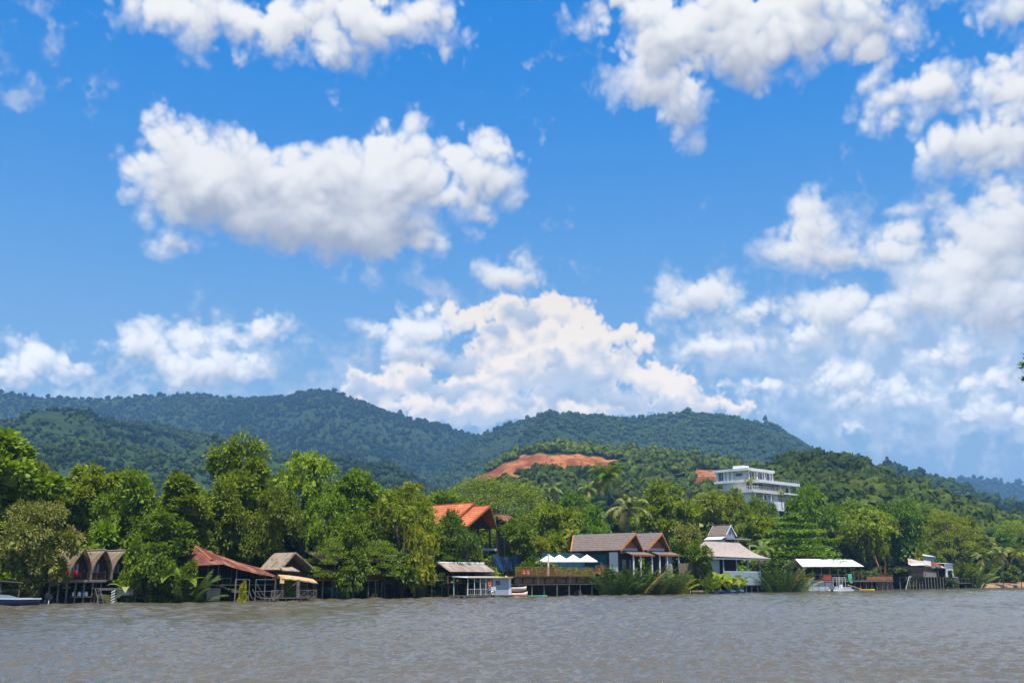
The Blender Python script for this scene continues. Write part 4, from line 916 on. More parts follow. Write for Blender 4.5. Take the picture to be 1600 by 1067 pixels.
# the near bank the picture was taken from, and the tree on it whose twigs reach in at the right edge
def near_bank():
    X, Y = np.meshgrid(np.linspace(-60, 60, 61), np.array([-30, -10, -2, 2, 5, 7, 8.5, 10, 11.5, 13]))
    Z = np.interp(Y, [-30, 2, 7, 11.5, 13], [1.3, 1.0, .75, -.3, -.9])+.12*fbm2(X*.4, Y*.4, 3, 9); n, m_ = X.shape; idx = np.arange(n*m_).reshape(n, m_)
    F = np.stack([idx[:-1, :-1], idx[:-1, 1:], idx[1:, 1:], idx[1:, :-1]], -1).reshape(-1, 4)
    tag(obj('near_bank', np_mesh('near_bank', np.stack([X, Y, Z], -1).reshape(-1, 3), F, True), None, ground_material()), kind='structure')
    t = thing('tree', 'dark leafy twigs of a near tree reaching in at the right edge', 'tree', (9.6, 9.0, .6)); m = MB(); rg = np.random.default_rng(4); out = []
    m.tube([(0, 0, -.5), (.1, .1, 2.0), (0, .2, 4.0), (.2, .1, 6.2)], [.16, .13, .1, .04], 8); tips = []
    for py in (566, 590): p = at(1602, py, 10.0)-t.location; tips.append(p)
    for k in range(16): a = rg.uniform(-1.2, 1.2); tips.append(Vector((math.cos(a)*rg.uniform(.6, 1.8), math.sin(a)*2.2, rg.uniform(2.6, 6.4))))
    for p in tips:
        q = Vector((.05, .15, max(1.6, p.z*.72))); m.tube([q, q.lerp(p, .5)+Vector((0, 0, .12)), p], [.045, .025, .008], 5); nl = 34
        b = np.array(p)+rg.normal(size=(nl, 3))*np.array([.05, .05, .028])+np.array([.05, 0, 0]); out.append(leaves(b, rg.normal(size=(nl, 3))+np.array([-.4, 0, -.1]), rg.normal(size=(nl, 3))*.5+np.array([0, 0, 1]), .09, .04, rg))
    m.build('trunk', BARK, t, True); V = np.concatenate(out); obj('crown', np_mesh('twig_leaves', V, quads(V)), t, LM['dark'])
near_bank()
# ================================================================ buildings, decks and boats
M.update({
 'thatch': surf('thatch', (.23, .17, .11), (.15, .11, .075), 5, .95, .9, (1, 1, .18), streak=(.29, .23, .15)),
 'straw': surf('straw', (.50, .34, .17), (.36, .23, .11), 6, .95, .9, (.25, 1, 1)),
 'old_thatch': surf('old_thatch', (.33, .26, .19), (.20, .15, .11), 5, .95, .9, (1, 1, .2), streak=(.12, .10, .07)),
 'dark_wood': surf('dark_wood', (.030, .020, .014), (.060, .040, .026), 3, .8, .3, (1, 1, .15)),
 'wood': surf('weathered_wood', (.12, .088, .056), (.20, .15, .10), 3, .9, .4, (.2, 1, 1)),
 'grey_wood': surf('grey_wood', (.125, .108, .086), (.21, .185, .155), 3, .9, .4, (.2, .2, 1)),
 'red_wood': surf('red_wood', (.30, .10, .026), (.40, .15, .040), 3, .6, .3, (1, 1, .15)),
 'deck_wood': surf('varnished_wood', (.23, .115, .038), (.34, .19, .07), 3, .6, .3, (1, 1, .2)),
 'rust_dapple': surf('rusty_tin_dappled', (.17, .045, .022), (.085, .028, .018), 1.8, .8, .5, (1, .35, 1), streak=(.30, .14, .085)),  # rust, with dappled tree shade and highlights put into its tones
 'tin': surf('dull_tin', (.30, .23, .19), (.20, .15, .12), 1.5, .55, .3, (1, .25, 1), metal=.2, streak=(.40, .35, .32)),
 'tin_patch': surf('patched_tin', (.56, .52, .50), (.40, .30, .25), 1.1, .5, .3, (1, .3, 1), metal=.15, streak=(.45, .20, .13)),
 'tile_brown': surf('brown_tiles', (.135, .098, .080), (.185, .142, .122), 2.5, .75, .5, (1, .5, 2.5)),
 'tile_orange': surf('orange_tiles', (.52, .145, .052), (.40, .105, .038), 1.6, .65, .4, (1, 1, 2), streak=(.58, .21, .09)),
 'tile_pale': surf('pale_roof', (.36, .295, .25), (.29, .235, .20), 1.2, .7, .4, (1, 1, 2)),
 'orange_paint': surf('orange_trim', (.60, .21, .06), (.50, .16, .05), 2, .55),
 'white': surf('white_paint', (.80, .80, .79), (.70, .70, .69), .8, .5, streak=(.62, .62, .60)),
 'cream': surf('cream_paint', (.70, .66, .58), (.62, .58, .50), .7, .6),
 'white_roof': surf('white_sheet', (.82, .82, .82), (.72, .72, .71), .5, .45, streak=(.64, .64, .63)),
 'grey_white': surf('grey_render', (.52, .53, .55), (.42, .43, .46), .7, .8, .2),
 'pale_blue': surf('pale_blue_paint', (.36, .43, .49), (.28, .345, .40), 1.5, .7, .2, (.3, .3, 2)),
 'blue': surf('blue_paint', (.035, .14, .30), (.025, .095, .21), 1.5, .6, .2),
 'navy': surf('navy_gelcoat', (.012, .022, .070), (.016, .030, .090), 1, .2, spec=.6),
 'gelcoat': surf('white_gelcoat', (.72, .74, .78), (.64, .66, .70), 1, .25, spec=.6),
 'tarp_blue': surf('blue_tarp', (.018, .060, .14), (.012, .035, .085), 1.2, .5, .8, (.4, .4, 1.4)),
 'tarp_teal': surf('teal_net', (.020, .11, .14), (.014, .07, .10), 1.2, .8, .5, (.5, .5, 1)),
 'steel': surf('galvanised_steel', (.45, .46, .48), (.33, .34, .36), 4, .4, metal=.5),
 'glass': surf('dark_glass', (.030, .040, .050), (.045, .055, .065), .6, .06, spec=.8),
 'canvas': surf('white_canvas', (.82, .81, .79), (.74, .73, .70), 1.5, .9),
 'black': surf('black_plastic', (.012, .013, .016), (.02, .021, .024), 2, .35, spec=.5),
 'orange': surf('orange_cloth', (.70, .13, .025), (.56, .09, .02), 2, .8),
 'red': surf('red_plastic', (.50, .045, .025), (.40, .035, .02), 2, .45),
 'yellow': surf('yellow_plastic', (.66, .42, .075), (.56, .34, .05), 2, .35),
 'green': surf('green_cloth', (.10, .42, .24), (.07, .34, .19), 2, .8),
 'pink': surf('faded_red_cloth', (.62, .16, .17), (.52, .11, .13), 2, .9),
 'salmon': surf('salmon_gelcoat', (.62, .38, .29), (.54, .31, .23), 1.5, .35),
 'concrete': surf('concrete', (.30, .27, .22), (.22, .19, .15), 1.3, .9, .4),
 'bamboo': surf('bamboo_canes', (.17, .13, .08), (.24, .19, .12), 2.5, .7, .3, (1, 1, .2)),
 'curtain': surf('pale_curtain', (.30, .33, .38), (.22, .25, .29), 2, .9, .3, (3, 3, .3)),
 'drift': surf('bleached_driftwood', (.55, .52, .47), (.42, .39, .34), 3, .9, .5),
 'rock': surf('bank_stone', (.36, .29, .21), (.25, .20, .14), 1.5, .95, .6),
})
class Site:
    """local frame of a building: x along the bank, y inland, z up; knows which pixel column is which x"""
    def __init__(s, px, D, ang=47.0, py=910):
        s.o = at(px, py, D); s.o.z = 0; s.a = R(ang); s.t = Vector((math.cos(s.a), math.sin(s.a), 0)); s.i = Vector((-math.sin(s.a), math.cos(s.a), 0))
    def X(s, px, y=0.0, py=890):
        k = at(px, py, 1.0).x; b = s.o+s.i*y; return (k*b.y-b.x)/(s.t.x-k*s.t.y)
    def Z(s, py, x, y=0.0):
        w = s.o+s.t*x+s.i*y; return at(800, py, w.y).z
    def W(s, x, y, z=0.0): return s.o+s.t*x+s.i*y+Vector((0, 0, z))
    def thing(s, name, label, cat, x=0.0, y=0.0, z=0.0, group=None, turn=0.0):
        return thing(name, label, cat, s.W(x, y, z), s.a+R(turn), group)
def posts(t, pts, z0, z1, r, mat, name='post', n=6):
    for i, p in enumerate(pts):
        x, y = p[:2]; j = random.uniform(-.04, .04)
        MB().tube([(x+j, y, z0), (x, y, p[2] if len(p) > 2 else z1)], [r*1.1, r], n).build(name, mat, t)
def rail(t, x0, x1, y, z0, z1, mat, pickets=.22, name='railing', axis='x', cross=False, thick=.035):
    m = MB(); L = abs(x1-x0); n = max(2, int(L/2.2))
    def P(u, z): return (x0+(x1-x0)*u, y, z) if axis == 'x' else (y, x0+(x1-x0)*u, z)
    m.bar(P(0, z1), P(1, z1), thick*1.3); m.bar(P(0, z0+.12), P(1, z0+.12), thick)
    for i in range(n+1): m.bar(P(i/n, z0-.05), P(i/n, z1+.05), thick*1.4)
    if pickets:
        k = int(L/pickets)
        for i in range(k): m.bar(P((i+.5)/k, z0+.1), P((i+.5)/k, z1), thick*.55)
    if cross:
        for i in range(n):
            m.bar(P(i/n, z0+.1), P((i+1)/n, z1), thick*.8); m.bar(P((i+1)/n, z0+.1), P(i/n, z1), thick*.8)
    return m.build(name, mat, t)
def planks(t, x0, x1, y0, y1, z, mat, along='x', w=.45, th=.07, name='plank'):
    """a floor of separate boards"""
    n = max(1, int(round((y1-y0)/w))) if along == 'x' else max(1, int(round((x1-x0)/w)))
    for i in range(n):
        if along == 'x':
            a = y0+(y1-y0)*i/n; b = y0+(y1-y0)*(i+1)/n-.02; e = random.uniform(-.06, .06); MB().box(x0+e, x1+random.uniform(-.06, .06), a, b, z-th, z+random.uniform(-.008, .008)).build(name, mat, t)
        else:
            a = x0+(x1-x0)*i/n; b = x0+(x1-x0)*(i+1)/n-.02; e = random.uniform(-.06, .06); MB().box(a, b, y0+e, y1, z-th, z+random.uniform(-.008, .008)).build(name, mat, t)
def chair(label, s, x, y, z, turn, mat, group=None):
    t = s.thing('chair', label, 'chair', x, y, z, group, turn)
    MB().box(-.24, .24, -.24, .24, .40, .46).build('seat', mat, t); MB().slab((-.24, .22, .46), (.24, .22, .46), (.22, .34, .98), (-.22, .34, .98), .05).build('backrest', mat, t)
    for a in (-.2, .2):
        for b in (-.2, .2): MB().bar((a, b, 0), (a, b, .41), .022).build('leg', mat, t)
        MB().box(a*1.2-.03, a*1.2+.03, -.22, .26, .62, .67).build('armrest', mat, t)
    return t
def gable_roof(t, x0, x1, y0, y1, ze, zr, mat, th=.14, over=.0, barge=None, ridge=None, courses=7, name='roof_course', hip=0.0, prow=0.0):
    """ridge along y in the middle of x0..x1, laid in overlapping courses; prow: the ridge leans out over the gable"""
    xm = (x0+x1)/2
    for sgn, xa in ((-1, x0), (1, x1)):
        for i in range(courses):
            u0, u1 = max(0, i/courses-.01), (i+1)/courses; e = random.uniform(-.03, .03)
            def P(u, back): return (xa+(xm-xa)*u, (y1-hip*(1-u)) if back else (y0-prow*u+e), ze+(zr-ze)*u)
            lo, hi = (P(u0, 0), P(u0, 1)), (P(u1, 0), P(u1, 1)); dz = .045
            p = [Vector(lo[0])+Vector((0, 0, dz)), Vector(lo[1])+Vector((0, 0, dz)), Vector(hi[1]), Vector(hi[0])]
            if sgn < 0: p = p[::-1]
            MB().slab(*p, th).build(name, mat, t)
        if barge is not None:
            MB().slab((xa, y0-.06, ze-.10), (xm, y0-.06-prow, zr-.10), (xm, y0-.06-prow, zr+.26), (xa, y0-.06, ze+.26), .05).build('bargeboard', barge, t)
            if not hip: MB().slab((xa, y1+.02, ze-.10), (xm, y1+.02, zr-.10), (xm, y1+.02, zr+.24), (xa, y1+.02, ze+.24), .05).build('bargeboard', barge, t)
    if ridge is not None: MB().box(xm-.16, xm+.16, y0-.02-prow, y1+.02, zr+.10, zr+.26).build('ridge_cap', ridge, t)
def afloat(px, D, z=0.0):
    p = at(px, 920, D); return Vector((p.x, D, z))
def pot_boat(name, label, cat, pos, heading, L, W, H, mat, inner=None, group=None, **kw):
    t = thing(name, label, cat, pos, heading, group); hull(L, W, H, **kw).build('hull', mat, t, True)
    return t

# ---------------------------------------------------------------- far left: boat, shelter, vaulted huts
s = Site(0, 101)
def speedboat():
    x1 = s.X(60, -1.2); L = 7.0
    t = thing('speedboat', 'navy and white speedboat moored at the left edge', 'boat', s.W(x1-L/2, -1.6), s.a+math.pi)
    hull(L, 2.3, .66, 18, .35, .85).build('hull', M['navy'], t, True)
    for sg in (-1, 1):
        m = MB(); n = 14; vs = []
        for i in range(n+1):
            u = i/n; x = -L/2+L*u*.93; w = 1.15*(.85+.15*min(1, u/.35)) if u < .35 else 1.15*(1-(max(0, u*.93-.35)/.65)**2.2); w = max(w, .05)+.015
            vs += [(x, sg*(w+.02), .60+.2*max(0, u-.35)), (x, sg*(w+.02), .72+.2*max(0, u-.35))]
        m.add(vs, [(2*i, 2*i+2, 2*i+3, 2*i+1) for i in range(n)]); m.build('rub_rail', M['gelcoat'], t, True)
    MB().prism([(-1.6, .60), (1.9, .68), (2.7, .74), (1.6, .96), (.6, 1.10), (-.5, 1.02), (-1.3, .80)], 1, -.85, .85).build('foredeck', M['pale_blue'], t)
    w = MB(); w.slab((.5, -.72, 1.02), (.5, .72, 1.02), (.05, .62, 1.42), (.05, -.62, 1.42), .03); w.build('windscreen', M['glass'], t)
    MB().box(-1.9, -1.3, -.7, .7, .30, .72).build('bench', M['gelcoat'], t)
    mo = MB().prism([(-.30, .72), (.20, .78), (.34, 1.05), (.22, 1.32), (-.28, 1.24), (-.42, .98)], 1, -.22, .22).build('outboard_motor', M['black'], t); mo.location = (-L/2-.55, 0, .0); mo.rotation_euler = (0, R(-32), 0)
    MB().tube([(0, 0, .75), (-.05, 0, .1), (-.1, 0, -.35)], [.12, .09, .07], 6).build('drive_leg', M['black'], mo)
    MB().bar((-.1, -.2, -.25), (-.1, .2, -.25), .03).build('propeller', M['steel'], mo)
speedboat()
t = s.thing('boat_shelter', 'thin grey boat shelter roof above the speedboat', 'shelter', s.X(-20, .6), .6)
xw = s.X(38, .6)-s.X(-20, .6)
MB().slab((-1, 2.4, 2.25), (-1, 0, 2.5), (xw, 0, 2.15), (xw, 2.4, 1.95), .05).build('roof', M['grey_wood'], t)
posts(t, [(0, .2, 2.35), (xw*.33, .2, 2.25), (xw*.43, .2, 2.2), (xw-.2, .2, 2.15), (0, 2.2, 2.2), (xw-.2, 2.2, 1.95)], -.8, 2, .05, M['grey_wood'])
t = thing('mooring_post', 'short white mooring post in the water beside the outboard motor', 'post', on_water(75.5, 944.5)); MB().lathe([(.05, -.9), (.05, .72), (.08, .74), (.08, .86), (.03, .9)], 8).build('pole', M['white'], t)
t = thing('leaning_pole', 'leaning bleached pole behind the speedboat', 'pole', on_water(49, 943)); MB().tube([(0, .6, -.8), (.45, .5, 2.2)], [.07, .05], 6).build('pole', M['grey_wood'], t)

s = Site(75, 107.5)
def huts():
    dz = s.Z(905.5, 3, 0); x0 = 0; x1 = s.X(166); low = s.Z(918.5, 6); xl0, xl1 = s.X(148, -.4), s.X(210, -.4)
    t = s.thing('stilt_deck', 'grey timber deck on stilts carrying the three vaulted huts', 'deck')
    planks(t, x0, x1, 0, 7.4, dz, M['grey_wood'], 'x', .62)
    planks(t, x1+.05, s.X(206, 2.0), 2.0, 7.4, dz-.02, M['grey_wood'], 'x', .62)
    MB().box(x0-.1, x1+.1, -.10, -.02, dz-.24, dz-.02).build('edge_beam', M['grey_wood'], t)
    MB().box(x0, x1, .5, .62, dz-.34, dz-.09).build('cross_beam', M['wood'], t)
    posts(t, [(x0+.3+(x1-x0-.6)*i/6, .25) for i in range(7)]+[(x0+.5+(x1-x0)*i/4, 3.2) for i in range(6)], -1.0, dz-.08, .09, M['grey_wood'], 'stilt')
    rail(t, x0, x0+2.6, .08, dz, dz+.95, M['red_wood'], .16)
    rail(t, x1-2.0, x1, .08, dz, dz+.75, M['dark_wood'], .3)
    t2 = s.thing('lower_jetty', 'low grey jetty step in front of the right hand vaulted hut', 'jetty')
    planks(t2, xl0, xl1, -1.5, .0, low, M['grey_wood'], 'x', .5); MB().box(xl0, xl1, -1.58, -1.51, low-.2, low-.01).build('edge_beam', M['grey_wood'], t2)
    posts(t2, [(xl0+.15, -1.4), (xl0+(xl1-xl0)*.48, -1.4), (xl1-.15, -1.4), (xl0+.3, -.3), (xl1-.2, -.3)], -1.0, low-.05, .08, M['grey_wood'], 'stilt')
    MB().box(xl0+2.3, xl1-.3, -1.2, -1.1, low-.75, low-.22).build('side_panel', M['grey_white'], t2)
    xa = s.X(151, -1.7)
    ld = s.thing('ladder', 'pale wooden ladder leaning from the low jetty into the water', 'ladder', xa, -1.75)
    for dx in (0, .55): MB().bar((dx, 0, low-.02), (dx+.45, -.5, -.5), .035).build('side_rail', M['grey_wood'], ld)
    for i in range(5): u = .15+.17*i; MB().bar((.45*u, -.5*u, low-(low+.5)*u), (.55+.45*u, -.5*u, low-(low+.5)*u), .028).build('rung', M['grey_wood'], ld)
    sp = s.thing('striped_marker', 'black and white striped marker post under the low jetty', 'marker', s.X(179.5, -1.75), -1.75)
    MB().box(-.2, .2, -.06, .06, -.6, low-.25).build('board', M['black'], sp)
    for i in range(5): z = -.05+i*.28; MB().slab((-.22, -.075, z), (.22, -.075, z+.22), (.22, -.075, z+.34), (-.22, -.075, z+.12), .015).build('stripe', M['white'], sp)
    for i, px in enumerate((119, 127.5, 138)):
        d = s.thing('plastic_drum', ['white plastic drum on the left under the hut deck', 'white plastic drum in the middle under the hut deck', 'white plastic drum on the right under the hut deck'][i], 'drum', s.X(px, .4), .4, .72, 'drums under the hut deck')
        MB().lathe([(.02, 0), (.17, .02), (.18, .1), (.18, .36), (.14, .42), (.06, .44), (.06, .5), (.02, .5)], 12).build('body', M['white'], d, True)
    MB().box(s.X(112, .4), s.X(146, .4), .1, .8, .62, .70).build('shelf', M['grey_wood'], t)
    yf = 1.7; zp = s.Z(858.5, s.X(128, yf), yf)-dz
    lab = ['leftmost vaulted thatched hut on the stilt deck', 'middle vaulted thatched hut on the stilt deck', 'rightmost vaulted thatched hut on the stilt deck']
    for i, pxc in enumerate((128, 160.2, 191.8)):
        xc = s.X(pxc, yf); w = (s.X(160.2, yf)-s.X(128, yf))/2*.985
        h = s.thing('vaulted_hut', lab[i], 'hut', xc, yf, dz, 'vaulted huts')
        n = 9; arch = []
        for j in range(n+1):
            u = j/n; z = zp*u; arch.append((w*(1-max(0, (z/zp-.22)/.78)**1.75), z))
        outer = [(-a, z) for a, z in arch]+[(a, z) for a, z in arch[::-1]][1:]
        inner = [(x*.93, z*.965) for x, z in outer]
        m = MB(); k = len(outer); yb = 5.4
        vs = [(x, -.35*(z/zp)**2, z) for x, z in outer]+[(x, yb, z) for x, z in outer]+[(x, -.35*(z/zp)**2, z) for x, z in inner]+[(x, yb, z) for x, z in inner]
        fs = []
        for j in range(k-1): fs += [(j, j+1, k+j+1, k+j), (2*k+j+1, 2*k+j, 3*k+j, 3*k+j+1), (j+1, j, 2*k+j, 2*k+j+1), (k+j, k+j+1, 3*k+j+1, 3*k+j)]
        m.add(vs, fs).build('thatched_shell', M['thatch'], h, True)
        MB().prism([(x*.97, z*.97) for x, z in inner], 1, .75, .83).build('front_wall', M['dark_wood'], h)
        MB().tube([(x*1.0, -.38*(z/zp)**2, z) for x, z in outer], [.05]*k, 5).build('arch_rim', M['thatch'], h)
        for xx in (-.62, -.22):
            wd = MB().box(xx-.14, xx+.14, .69, .745, .75, 1.65).build('window', M['curtain'], h); MB().box(xx-.17, xx+.17, .70, .74, 1.66, 1.72).build('lintel', M['red_wood'], wd)
        dr = MB().box(.12, .72, .69, .745, .02, 1.85).build('door', M['dark_wood'], h); MB().box(.60, .65, .66, .69, .85, 1.0).build('handle', M['steel'], dr)
        MB().tube([(0, -.4, zp+.03), (0, yb, zp+.03)], [.09, .09], 6).build('ridge_cap', M['old_thatch'], h)
    chair('red plastic chair on the hut deck before the leftmost hut', s, s.X(122, .7), .7, dz, 20, M['red'])
    chair('orange chair at the left end of the hut deck', s, s.X(104, .9), .9, dz, -30, M['orange'])
    chair('red chair half hidden under the olive tree on the deck', s, s.X(92, 1.2), 1.2, dz, 10, M['red'])
huts()
fl = thing('flag', 'faded red flag on a pole above the vaulted huts', 'flag', s.W(s.X(107, 7), 7.0, s.Z(906, 3)))
zt = s.Z(822, s.X(107, 7), 7)-s.Z(906, 3); MB().bar((0, 0, -1.5), (0, 0, zt), .03).build('pole', M['grey_wood'], fl)
MB().add([(0, 0, zt), (.35, .1, zt-.25), (.5, -.1, zt-.9), (.28, .05, zt-1.25), (.02, 0, zt-1.1)], [(0, 1, 2, 3, 4)]).build('cloth', M['pink'], fl)

# ---------------------------------------------------------------- rusty roof house and the thatch beside it
s = Site(312, 117.5)
def rusty():
    x1 = s.X(440); zr = s.Z(852, s.X(320, 1), 1); ze = s.Z(891, x1)
    t = s.thing('rusty_roof_house', 'open riverside house under a sagging rusty red tin roof', 'house')
    xr = s.X(321, .5)
    fl_z = s.Z(913, 3)
    n = 7; prev = None
    for i in range(n):                                   # the long slope, sheet by sheet, sagging to the right
        for j in range(2):
            u0, u1 = i/n, (i+1)/n+.012
            def P(u, y):
                x = xr+(x1-xr)*u; z = zr+(ze-zr)*(u**.88)-.18*math.sin(math.pi*u); return (x, y, z+.02*(i % 2)+.035*j+(y-3.2)*(.42-.18*u))
            y0, y1 = (-.6+2.3*j, 1.75+2.3*j)
            MB().ribbed(P(u1, y0), P(u1, y1), P(u0, y1), P(u0, y0), 7, .02, .02).build('roof_sheet', M['rust_dapple'], t)
    xl = s.X(303); zl = s.Z(884, xl)
    for j in range(3):
        a, b = -.6+1.6*j, 1.03+1.6*j; MB().ribbed((xl, b, zl+.02*j), (xl, a, zl+.02*j), (xr, a, zr+(a-3.2)*.42), (xr, b, zr+(b-3.2)*.42), 6, .02, .02).build('roof_sheet', M['rust_dapple'], t)
    zs = s.Z(875, s.X(340))
    MB().ribbed((s.X(306, -1.6), -1.6, zs-.65), (s.X(352, -1.6), -1.6, zs-.45), (s.X(340, -.4), -.4, zs+.0), (s.X(312, -.4), -.4, zs-.05), 9, .02, .02).build('front_eave_sheet', M['rust_dapple'], t)
    MB().bar((xr, -.64, zr-1.6), (xr, 4.0, zr+.35), .07).build('bargeboard', M['orange_paint'], t)
    MB().prism([(xl+.5, fl_z), (x1-1.0, fl_z), (x1-1.0, ze-.35), (xr, zr-.75), (xl+.5, zl-.1)], 1, 3.6, 3.7).build('back_wall', M['dark_wood'], t)
    planks(t, s.X(318), x1-1, -.2, 3.6, fl_z, M['wood'], 'x', .6)
    posts(t, [(s.X(px), -.3, s.Z(py, s.X(px))) for px, py in ((323, 880), (339, 876), (368, 887), (413, 893))]+[(s.X(362, 2.5), 2.5, s.Z(880, 4)), (s.X(395, 2.5), 2.5, s.Z(884, 8))], -.8, 3, .06, M['grey_wood'])
    MB().box(s.X(322), s.X(343), -.5, -.3, .1, s.Z(918, 2)).build('low_wall', M['concrete'], t)
    MB().slab((s.X(323), -1.0, s.Z(914, 1)), (s.X(348), -1.0, s.Z(918, 1)), (s.X(348), -.2, s.Z(917, 1)), (s.X(323), -.2, s.Z(912, 1)), .06).build('counter_top', M['grey_wood'], t)
rusty()
def table(label, s_, px, y, z, w=1.2):
    t = s_.thing('table', label, 'table', s_.X(px, y), y, z); MB().box(-w/2, w/2, -.4, .4, .70, .76).build('table_top', M['grey_wood'], t)
    for a in (-w/2+.08, w/2-.08):
        for b in (-.34, .34): MB().bar((a, b, 0), (a, b, .70), .03).build('leg', M['grey_wood'], t)
table('small grey table under the rusty roof', s, 352, .3, s.Z(913, 3))
def metal_frame(label, px0, px1, py0, y):
    z = s.Z(py0, s.X(px0, y), y); t = s.thing('metal_frame', label, 'frame', s.X(px0, y), y); w = s.X(px1, y)-s.X(px0, y)
    for x in (0, w): MB().bar((x, 0, -.6), (x, 0, z), .035).build('upright', M['steel'], t)
    MB().bar((0, 0, z), (w, 0, z), .035).build('crossbar', M['steel'], t); MB().bar((0, 0, z*.45), (w, 0, z*.45), .025).build('lower_bar', M['steel'], t)
metal_frame('left metal pipe frame in front of the rusty roof house', 369, 391, 905, -.9)
metal_frame('right metal pipe frame behind the branch heap', 401, 431, 905, -1.0)
br = s.thing('driftwood_heap', 'heap of bleached bent branches at the waterline', 'branches', s.X(392, -1.6), -1.6)
for px, py, qx, qy in ((403, 912, 424, 936), (396, 920, 412, 935), (392, 924, 402, 936), (404, 924, 420, 936), (424, 930, 430, 922), (425, 935, 434, 926), (428, 936, 440, 927), (430, 937, 452, 916), (434, 937, 466, 908)):
    a = (s.X(px, -1.7), -1.7, s.Z(py, s.X(px), -1.7)); b = (s.X(qx, -2.1), -2.1, s.Z(qy, s.X(qx), -2.1)); o_ = s.X(392, -1.6)
    a = Vector((a[0]-o_, -.1, a[2])); b = Vector((b[0]-o_, -.5, b[2])); md = a.lerp(b, .5)+Vector((-.15, 0, -.22))
    MB().tube([a, md, b], [.05, .045, .03], 5).build('branch', M['grey_wood'], br)
s = Site(420, 123.5)
def thatch_house():
    t = s.thing('thatched_house', 'old house with a broken grey brown thatch roof', 'house'); x0 = s.X(424, 2); x1 = s.X(480, 2); xm = s.X(446, 2); zr = s.Z(865, 3, 2); ze = s.Z(893, 5, 2)
    MB().slab((xm, 0, zr), (xm, 4.5, zr), (x1, 4.5, ze), (x1, 0, ze), -.2).build('roof_slope', M['old_thatch'], t)
    MB().slab((x0, 0, ze+.1), (x0, 4.5, ze+.1), (xm, 4.5, zr), (xm, 0, zr), -.2).build('roof_slope', M['old_thatch'], t)
    MB().slab((x0-.3, -.9, ze-.0), (s.X(462), -.9, ze-.1), (s.X(458), .3, ze+.45), (x0, .3, ze+.45), .14).build('eave_thatch', M['old_thatch'], t)
    MB().prism([(x0+.2, .4), (x1-.3, .4), (x1-.3, ze-.2), (xm, zr-.3), (x0+.2, ze-.1)], 1, 1.6, 1.68).build('gable_wall', M['dark_wood'], t)
    posts(t, [(x0+.3, -.5), (x1-.4, -.5), (xm, -.5)], -.5, ze-.1, .07, M['dark_wood'])
    wn = MB().box(xm-.5, xm+.4, 1.5, 1.59, 1.6, 2.5).build('window', M['glass'], t); MB().box(xm-.6, xm+.5, 1.48, 1.58, 1.5, 1.58).build('sill', M['wood'], wn)
thatch_house()
s = Site(432, 119.2)
def straw_shelter():
    t = s.thing('straw_shelter', 'little shelter with a pale straw canopy at the jetty', 'shelter', 0, 0); x0 = s.X(434); x1 = s.X(490); z0 = s.Z(899, 1); z1 = s.Z(906, 3)
    n = 8; vs = []; 
    for i in range(n+1):
        u = i/n; zz = z0+(z1-z0)*u**1.6
        vs += [(x0+(x1-x0)*u, -.9, zz-.28-.05*(i % 2)), (x0+(x1-x0)*u, 0, zz+.12), (x0+(x1-x0)*u, 1.0, zz-.2)]
    m = MB(); m.add(vs+[(a, b, c-.13) for a, b, c in vs], [(3*i+k, 3*i+k+1, 3*i+k+4, 3*i+k+3) for i in range(n) for k in range(2)]+[(27+3*i+k, 27+3*i+3+k, 27+3*i+4+k, 27+3*i+1+k) for i in range(n) for k in range(2)]+[(3*i, 3*i+3, 27+3*i+3, 27+3*i) for i in range(n)]+[(3*i+2, 27+3*i+2, 27+3*i+5, 3*i+5) for i in range(n)]).build('canopy', M['straw'], t)
    MB().slab((x0-.3, -.95, z0-.9), (x0+.25, -.95, z0-.9), (x0+.5, -.6, z0-.1), (x0, -.6, z0-.1), .1).build('straw_fringe', M['straw'], t)
    posts(t, [(x0+.4, -.6, z0-.2), (x1-.3, -.6, z1-.2), (s.X(465), -.6, z1), (x0+.4, .7, z0-.2), (x1-.3, .7, z1-.2)], -.8, z1-.2, .05, M['grey_wood'])
    j = s.thing('jetty', 'low jetty with a cross braced white railing by the straw shelter', 'jetty', 0, 0); zd = .42; xa, xb = s.X(424, -1.2), s.X(496, -1.2)
    planks(j, xa, xb, -1.3, .8, zd, M['grey_wood'], 'x', .5); posts(j, [(xa+(xb-xa)*i/6, -1.2) for i in range(7)], -1.0, zd, .06, M['grey_wood'], 'stilt')
    zt = s.Z(921.5, 4, -1.2)
    rail(j, s.X(470, -1.2), xb, -1.2, zd, zt, M['grey_wood'], 0, cross=True, thick=.03); rail(j, s.X(426, -1.25), s.X(444, -1.25), -1.25, zd, zt, M['grey_wood'], 0, cross=True, thick=.028)
    MB().box(s.X(466, -1.0), s.X(469, -1.0), -1.0, -.8, zd, s.Z(905, 4, -1)).build('gate_post', M['grey_wood'], j)
straw_shelter()
raft = thing('bamboo_raft', 'flat pale bamboo raft along the bank by the blue posts', 'raft', on_water(515, 935.8), R(47))
for i in range(4): MB().tube([(-3.2+.1*i, -.24*i, .06), (3.2-.12*i, -.24*i, .09)], [.09, .09], 6).build('bamboo_pole', M['bamboo'], raft)
